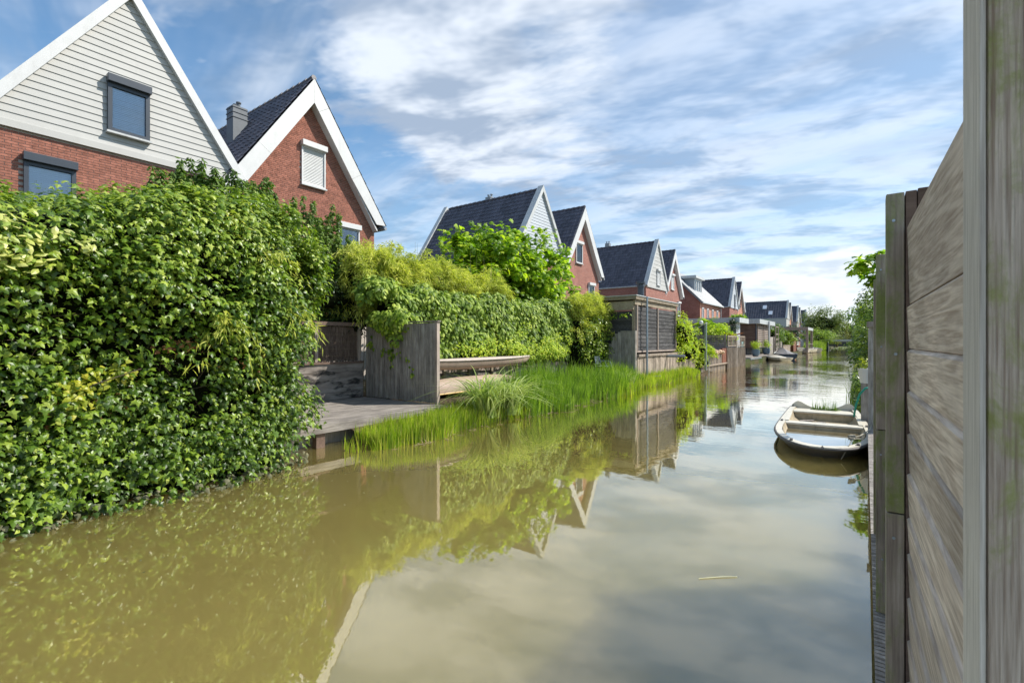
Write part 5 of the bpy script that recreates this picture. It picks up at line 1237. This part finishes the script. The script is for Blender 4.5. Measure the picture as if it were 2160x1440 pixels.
sl_ = MB(); sl_.box(.0860, .0900, .6195, .714, .0, 2.35); sl_.build('pale_edge_strip', M['strip_pale'], npst)  # thin strip added to paint the post's left face and edge highlight
# first panel planks (own fence), then the posts
fn = thing('board_fence', (.11, 1.3, .35), 'near fence panel of pale wavy-grained horizontal planks at right', 'fence', 'plank fence panels along the right bank')
shiplap(fn, (.134, .66), (.103, 1.918), seams, M['plank_near'])
fg = [fn]
for k_, (ya, yb, lb) in enumerate(((1.995, 3.23, 'second plank fence panel, behind the first mossy post'), (3.30, 4.52, 'third plank fence panel, between the second and third mossy posts'))):
    f2 = thing('board_fence', (.11, ya+.6, .35), lb, 'fence', 'plank fence panels along the right bank'); shiplap(f2, (.098, ya), (.098, yb), seams, M['plank_near']); fg.append(f2)
for k_, (y, xl, lb, js) in enumerate(((1.92, .053, 'tallest mossy fence post, nearest of the three beside the planks', 1.265), (3.23, .047, 'middle mossy fence post of the three', 1.33), (4.52, .050, 'third and thinnest-looking mossy fence post', .9))):
    p_ = thing('mossy_post', (xl+.03, y, .35), lb, 'post', 'mossy fence posts on the right')
    MB().box(xl, xl+.045, y, y+.07, js+.002, 2.262).build('front_board', M['post_moss'], p_, bevel=.003)
    MB().box(xl, xl+.045, y, y+.07, .36, js-.002).build('front_board', M['post_moss'], p_, bevel=.003)
    MB().box(xl+.048, xl+.075, y+.004, y+.07, .36, 2.264).build('back_board', M['brown'], p_, bevel=.002)
    MB().box(xl+.077, xl+.105, y+.002, y+.07, .36, 2.268).build('back_board', M['brown'], p_, bevel=.002)
    for zz_ in (2.17, 1.78, 1.20, .66): screw(p_, xl+.022+random.uniform(-.004, .004), y-.0005, zz_+random.uniform(-.02, .02))
jt = thing('walkway', (.1, 5, .3), 'narrow ribbed timber ledge at the foot of the right fence', 'walkway')
y = .2; rb = []
while y < 10.6:
    b = MB()
    for i in range(4): b.box(.035, .30, y+i*.034, y+i*.034+.022, .325, .342)
    b.box(.037, .30, y, y+.136, .30, .3245); b.build('ribbed_board', M['wood_grey'], jt); y += .145
MB().box(.05, .10, .2, 10.6, .1, .30).build('beam', M['deck'], jt)
for y in (1.5, 3.4, 5.4, 7.4, 9.6): MB().box(.06, .14, y, y+.1, -.4, .299).build('pile', M['deck'], jt)
f4 = thing('fence_end', (.1, 10.6, .35), 'pale grey capped fence end behind the boat at right', 'fence')
for i in range(2): MB().box(.045+i*.09, .128+i*.09, 10.3, 10.38, .35, 2.04).build('board', M['wood_greyY'] if i else M['wood_grey'], f4)
MB().box(.02, .30, 10.24, 10.45, 2.045, 2.14).build('cap', M['batten'], f4)
for i in range(5): MB().box(.23+i*.15, .375+i*.15, 10.3, 10.33, .35, 2.0).build('board', M['wood_grey'], f4)
MB().box(.04, .10, 10.5, 10.62, .0, 2.0).build('post', M['wood_grey'], f4)
# vegetation along the right bank
rvn = thing('bank_shrub', (.4, 20, .3), 'leafy shrubs hanging over the water behind the boat at right', 'shrub')
C = []
for i in range(170):
    y = rs.uniform(16.5, 40); C.append((.45-rs.uniform(0, .4+.012*y), y, rs.uniform(.3, 2.2+.035*y)))
for i in range(80):
    y = rs.uniform(13.7, 18); C.append((.16-rs.uniform(0, .30), y, rs.uniform(.1, .9)))
for i in range(60):
    y = rs.uniform(19, 28); C.append((.35-rs.uniform(0, .5), y, rs.uniform(1.8, 3.6)))
C = np.array(C); RAD = rs.uniform(.15, .34, len(C)); RAD = np.where(C[:, 1] < 17, .16, RAD); P, N, T = clump_leaves(C, RAD, 60); foliage('leaves', OVAL_S, P, N, T, .06, .12, M['ivy'], rvn)
MB().box(.3, 1.0, 17, 40, .3, 2.2).build('dark_inner_fill', M['core'], rvn, kind='stuff')
rvf = thing('bank_shrub', (.8, 60, .3), 'farther shrubs along the right bank before the bridge', 'shrub')
C = np.stack([.4-rs.rand(120)*1.0, rs.uniform(40, 112, 120), rs.uniform(.3, 4.3, 120)], 1); RAD = rs.uniform(.5, .9, 120); P, N, T = clump_leaves(C, RAD, 80); foliage('leaves', OVAL_S, P, N, T, .18, .3, M['shrub'], rvf)
MB().box(.6, 3, 40, 112, .3, 3.0).build('dark_inner_fill', M['core'], rvf, kind='stuff')
bl = tree('broadleaf_tree', 1.9, 20.4, 0, .3, 1.05, 20.0, 4.05, 1.55, 1.3, .95, 'broad-leaved tree branch reaching out from behind the fence posts', M['plane'], PLANE, .14, .25, 50, 40, shell=.3, crad=(.2, .36), core=False)
rsd = blades('bank_reeds', np.stack([.02-rs.rand(120)*.42, rs.uniform(14, 21, 120)], 1), np.full(120, -.05), rs.uniform(.4, 1.25, 120), rs.uniform(.02, .2, 120), rs.rand(120)*.2, rs.uniform(.008, .014, 120), M['ivy2'], None, (0, 15, 0)); tag(rsd, 'sparse dry reeds in the water behind the boat', 'reeds')
tub = thing('planter_tub', (.0, 11.5, .9), 'white tub with yellow plant at the end of the grey fence', 'planter')
MB().lathe((.02, 12.2, .95), [(.10, 0), (.14, .22), (.15, .3), (.12, .3)], 12).build('tub', M['white'], tub); MB().box(-.07, .11, 12.11, 12.29, .0, .945).build('stand', M['wood_grey'], tub); C_ = np.array([(.0, 12.2, 1.32)]*5)+rs.randn(5, 3)*.06
P_, N_, T_ = clump_leaves(C_, np.full(5, .1), 50); foliage('yellow_leaves', OVAL_S, P_, N_, T_, .03, .06, M['ivy_yellow'], tub)
hz = MB().tube([(.06, 10.9, .96), (.0, 10.9, .95), (-.08, 10.95, .83), (-.14, 11.0, .62), (-.17, 11.05, .40)], .018, 8)
tag(hz.build('hose', M['hose'], origin=(0, 10.9, .4), smooth=True), 'curved green hose hanging from the fence behind the boat', 'hose')

# ---- the dinghy
boat = thing('dinghy', (-.65, 11, 0), 'worn cream dinghy half full of water moored by the right fence', 'boat')
B0, S0 = Vector((-.52, 8.62, 0)), Vector((-.80, 13.45, 0)); ax = S0-B0; L = ax.length; ax.normalize(); sd = Vector((-ax.y, ax.x, 0))*-1   # sd points to +X
def half(u): 
    if u < .42: return .735*math.sin(math.pi/2*min(1, (u/.42)))**.42
    return .735-.11*((u-.42)/.58)**2
def rim(u): return .175+.05*(1-u)**3*.6+.12*max(0, u-.5)**2*4*.6
US = [0, .006, .015, .03, .05, .08, .12, .17, .23, .3, .38, .46, .55, .64, .73, .82, .91, 1.0]
def bp(u, k, z): return B0+ax*(L*u)+sd*(half(u)*k)+Vector((0, 0, z))
vs, fs = [], []
for u in US:
    rk = .30*(1-u)**4
    for (k, zf) in ((-1, 1), (-.985, .7), (-.93, .25), (-.75, -.3), (0, -.6), (.75, -.3), (.93, .25), (.985, .7), (1, 1)):
        z = rim(u)*zf if zf > 0 else .2*zf
        vs.append(bp(u, k*(1 if zf > .6 else .97), z)+ax*rk*(1-max(zf, 0)))
for i in range(len(US)-1):
    for j in range(8): fs.append((i*9+j, i*9+j+1, (i+1)*9+j+1, (i+1)*9+j))
MB().add(vs, fs).build('hull', M['hull_dark'], boat, smooth=True)
# gunwale rim: inner flat ledge and outer rubber strake
vs, fs = [], []
for u in US:
    z = rim(u)
    for (off, dz_) in ((.035, -.01), (.035, .012), (-.075, .016), (-.085, -.01)):
        for sg in (): pass
for sg in (-1, 1):
    b = len(vs)
    for u in US:
        z = rim(u); h_ = half(u)
        for (off, dz_) in ((.02, -.012), (.02, .010), (-.085, .014), (-.09, -.03)):
            hh = max(.0, h_+off); vs.append(B0+ax*(L*u+( .10 if off < 0 else -.02)*(1-min(1, u/.1)))+sd*sg*hh+Vector((0, 0, z+dz_)))
    for i in range(len(US)-1):
        for j in range(3): fs.append((b+i*4+j, b+i*4+j+1, b+(i+1)*4+j+1, b+(i+1)*4+j))
MB().add(vs, fs).build('gunwale', M['boat'], boat, smooth=False)
fd = MB()
pp_ = [bp(u, -1, rim(u)-.02)-sd*.028 for u in US[::-1]]+[bp(u, 1, rim(u)-.02)+sd*.028 for u in US]
fd.tube(pp_, .024, 7, cap=True); fd.build('rubber_strake', M['rubber'], boat, smooth=True)
# inner skin
vs, fs = [], []
for u in US:
    uu = min(max(u, .02), .985)
    for (k, zf) in ((-1, 1), (-.93, .4), (-.80, .02), (0, 0), (.80, .02), (.93, .4), (1, 1)):
        h_ = max(.02, half(uu)-.10); vs.append(B0+ax*(L*uu+.12*(1-min(1, u/.1))+(1-zf)*.36*(1-u)**4)+sd*h_*k+Vector((0, 0, max(.03, rim(u)*zf))))
for i in range(len(US)-1):
    for j in range(6): fs.append((i*7+j, (i+1)*7+j, (i+1)*7+j+1, i*7+j+1))
MB().add(vs, fs).build('inner_skin', M['boat_in'], boat, smooth=True)
# stern transom with a dip in the middle
tv = []; m_ = 20
for i in range(m_+1):
    k = -1+2*i/m_; top = rim(1)+.14-.17*(1-min(1, abs(k)/.75)**2)*1.0 if abs(k) < .75 else rim(1)+.14-.10*((abs(k)-.75)/.25)**2
    tv.append((k, top))
tf, tbk = [], []
poly = [bp(1, k, z) for k, z in tv]+[bp(1, .9, -.05), bp(1, -.9, -.05)]
MB().prism(poly, -ax*.05).build('transom', M['boat'], boat)
MB().obox(bp(.55, 0, .165), sd*(half(.55)-.09), ax*.14, (0, 0, .02)).build('middle_thwart', M['boat'], boat, bevel=.01)
MB().obox(bp(.535, 0, .10), sd*(half(.55)-.12), ax*.03, (0, 0, .044)).build('thwart_web', M['boat_in'], boat)
st_b = MB(); st_b.obox(bp(.915, 0, .20), sd*(half(.9)-.09), ax*.29, (0, 0, .02)); st_b.build('stern_bench', M['boat'], boat, bevel=.012)
MB().obox(bp(.865, 0, .09), sd*(half(.86)-.13), ax*.02, (0, 0, .088)).build('bench_front', M['boat_in'], boat)
for sg in (-1, 1): MB().obox(bp(.705, sg*.87, .185), sd*.035, ax*.68, (0, 0, .02)).build('side_bench', M['boat'], boat)
vs = [bp(u, k, .075) for u in (.075, .14, .25, .42, .53) for k in (-.80, .80)]; MB().add(vs, [(0, 1, 3, 2), (2, 3, 5, 4), (4, 5, 7, 6), (6, 7, 9, 8)]).build('bilge_water', M['bilge'], boat)
for i, (u, k) in enumerate(((.42, -.6), (.66, .35), (.74, -.3), (.70, .5), (.78, -.6))): MB().bar(bp(u, k, .05), bp(u+.03, k+.35, .06), .10, .02).build('floorboard', M['deck'], boat)
for sg, u in ((-1, .55), (1, .55), (-1, .985), (1, .985), (-1, .08), (1, .10)): MB().obox(bp(u, sg*.96, rim(u)+.025), sd*.02, ax*.05, (0, 0, .012)).build('cleat', M['rubber'], boat)
rp = MB(); rp.tube([bp(.09, .86, .33), bp(.12, .95, .34), bp(.25, .98, .36), bp(.45, 1.03, .42), Vector((.07, 10.35, .8))], .008, 6)
rp.tube([bp(.09, .86, .33), bp(.05, .9, .2), bp(.03, .8, .03)], .007, 5)
for i in range(6): rp.tube([bp(.085+.012*math.cos(a+i), .84+.07*math.sin(a*1.3+i), .305+.012*i) for a in np.linspace(0, 6.3, 9)], .007, 5)
tag(rp.build('mooring_rope', M['rope'], origin=(-.2, 9, .3)), 'pale mooring rope knotted on the dinghy bow', 'rope')
bpn = thing('boat_weeds', tuple(bp(.97, 0, .2)), 'small green weeds growing at the dinghy transom', 'plant')
n = 240; k = rs.uniform(-.30, .42, n); XY = np.array([[*(bp(.96, kk, 0))[:2]] for kk in k])+rs.randn(n, 2)*.03
blades('weed_stems', XY, np.full(n, .2), rs.uniform(.05, .34, n)*(.4+.6*(np.sin(k*23) > .3)), rs.rand(n)*.05, rs.rand(n)*.2, rs.uniform(.006, .012, n), M['shrub'], bpn)
C_ = np.array([bp(.955, kk, .22) for kk in np.linspace(-.3, .45, 9)]); P_, N_, T_ = clump_leaves(C_, np.full(9, .05), 60); foliage('weed_leaves', OVAL_S, P_, N_, T_, .015, .035, M['shrub'], bpn)
fs_ = MB().tube([(-1.02, 3.80, .003), (-.88, 3.93, .006), (-.79, 4.00, .003)], .0035, 5); tag(fs_.build('floating_reed', M['straw'], origin=(-.9, 3.9, 0)), 'single pale reed stem floating on the open water', 'reed')

n = 260; yf = np.concatenate([rs.uniform(.6, 5, 150), rs.uniform(5, 20, 110)]); xf = np.where(yf < 5, hedge_front(np.minimum(yf, 4.4), np.full(n, .1))+.12+rs.rand(n)**2.5*1.8, edge_x(yf)+.1+rs.rand(n)**2.5*2.2)
tag(mass('floating_leaves', OVAL_S, np.stack([xf, yf, np.full(n, .006)], 1), frames(np.tile([0, 0, 1.], (n, 1))+rs.randn(n, 3)*.04, rs.randn(n, 3)*[1, 1, 0]), rs.uniform(.018, .045, n), M['silty'], None, origin=(-6, 6, 0)), 'scattered small leaves floating near the left bank', 'leaves')
# ------------------------------------------------------------------ render
sc.render.engine = 'CYCLES'
sc.cycles.max_bounces = 5; sc.cycles.diffuse_bounces = 2; sc.cycles.glossy_bounces = 2; sc.cycles.transparent_max_bounces = 6
sc.cycles.use_denoising = True
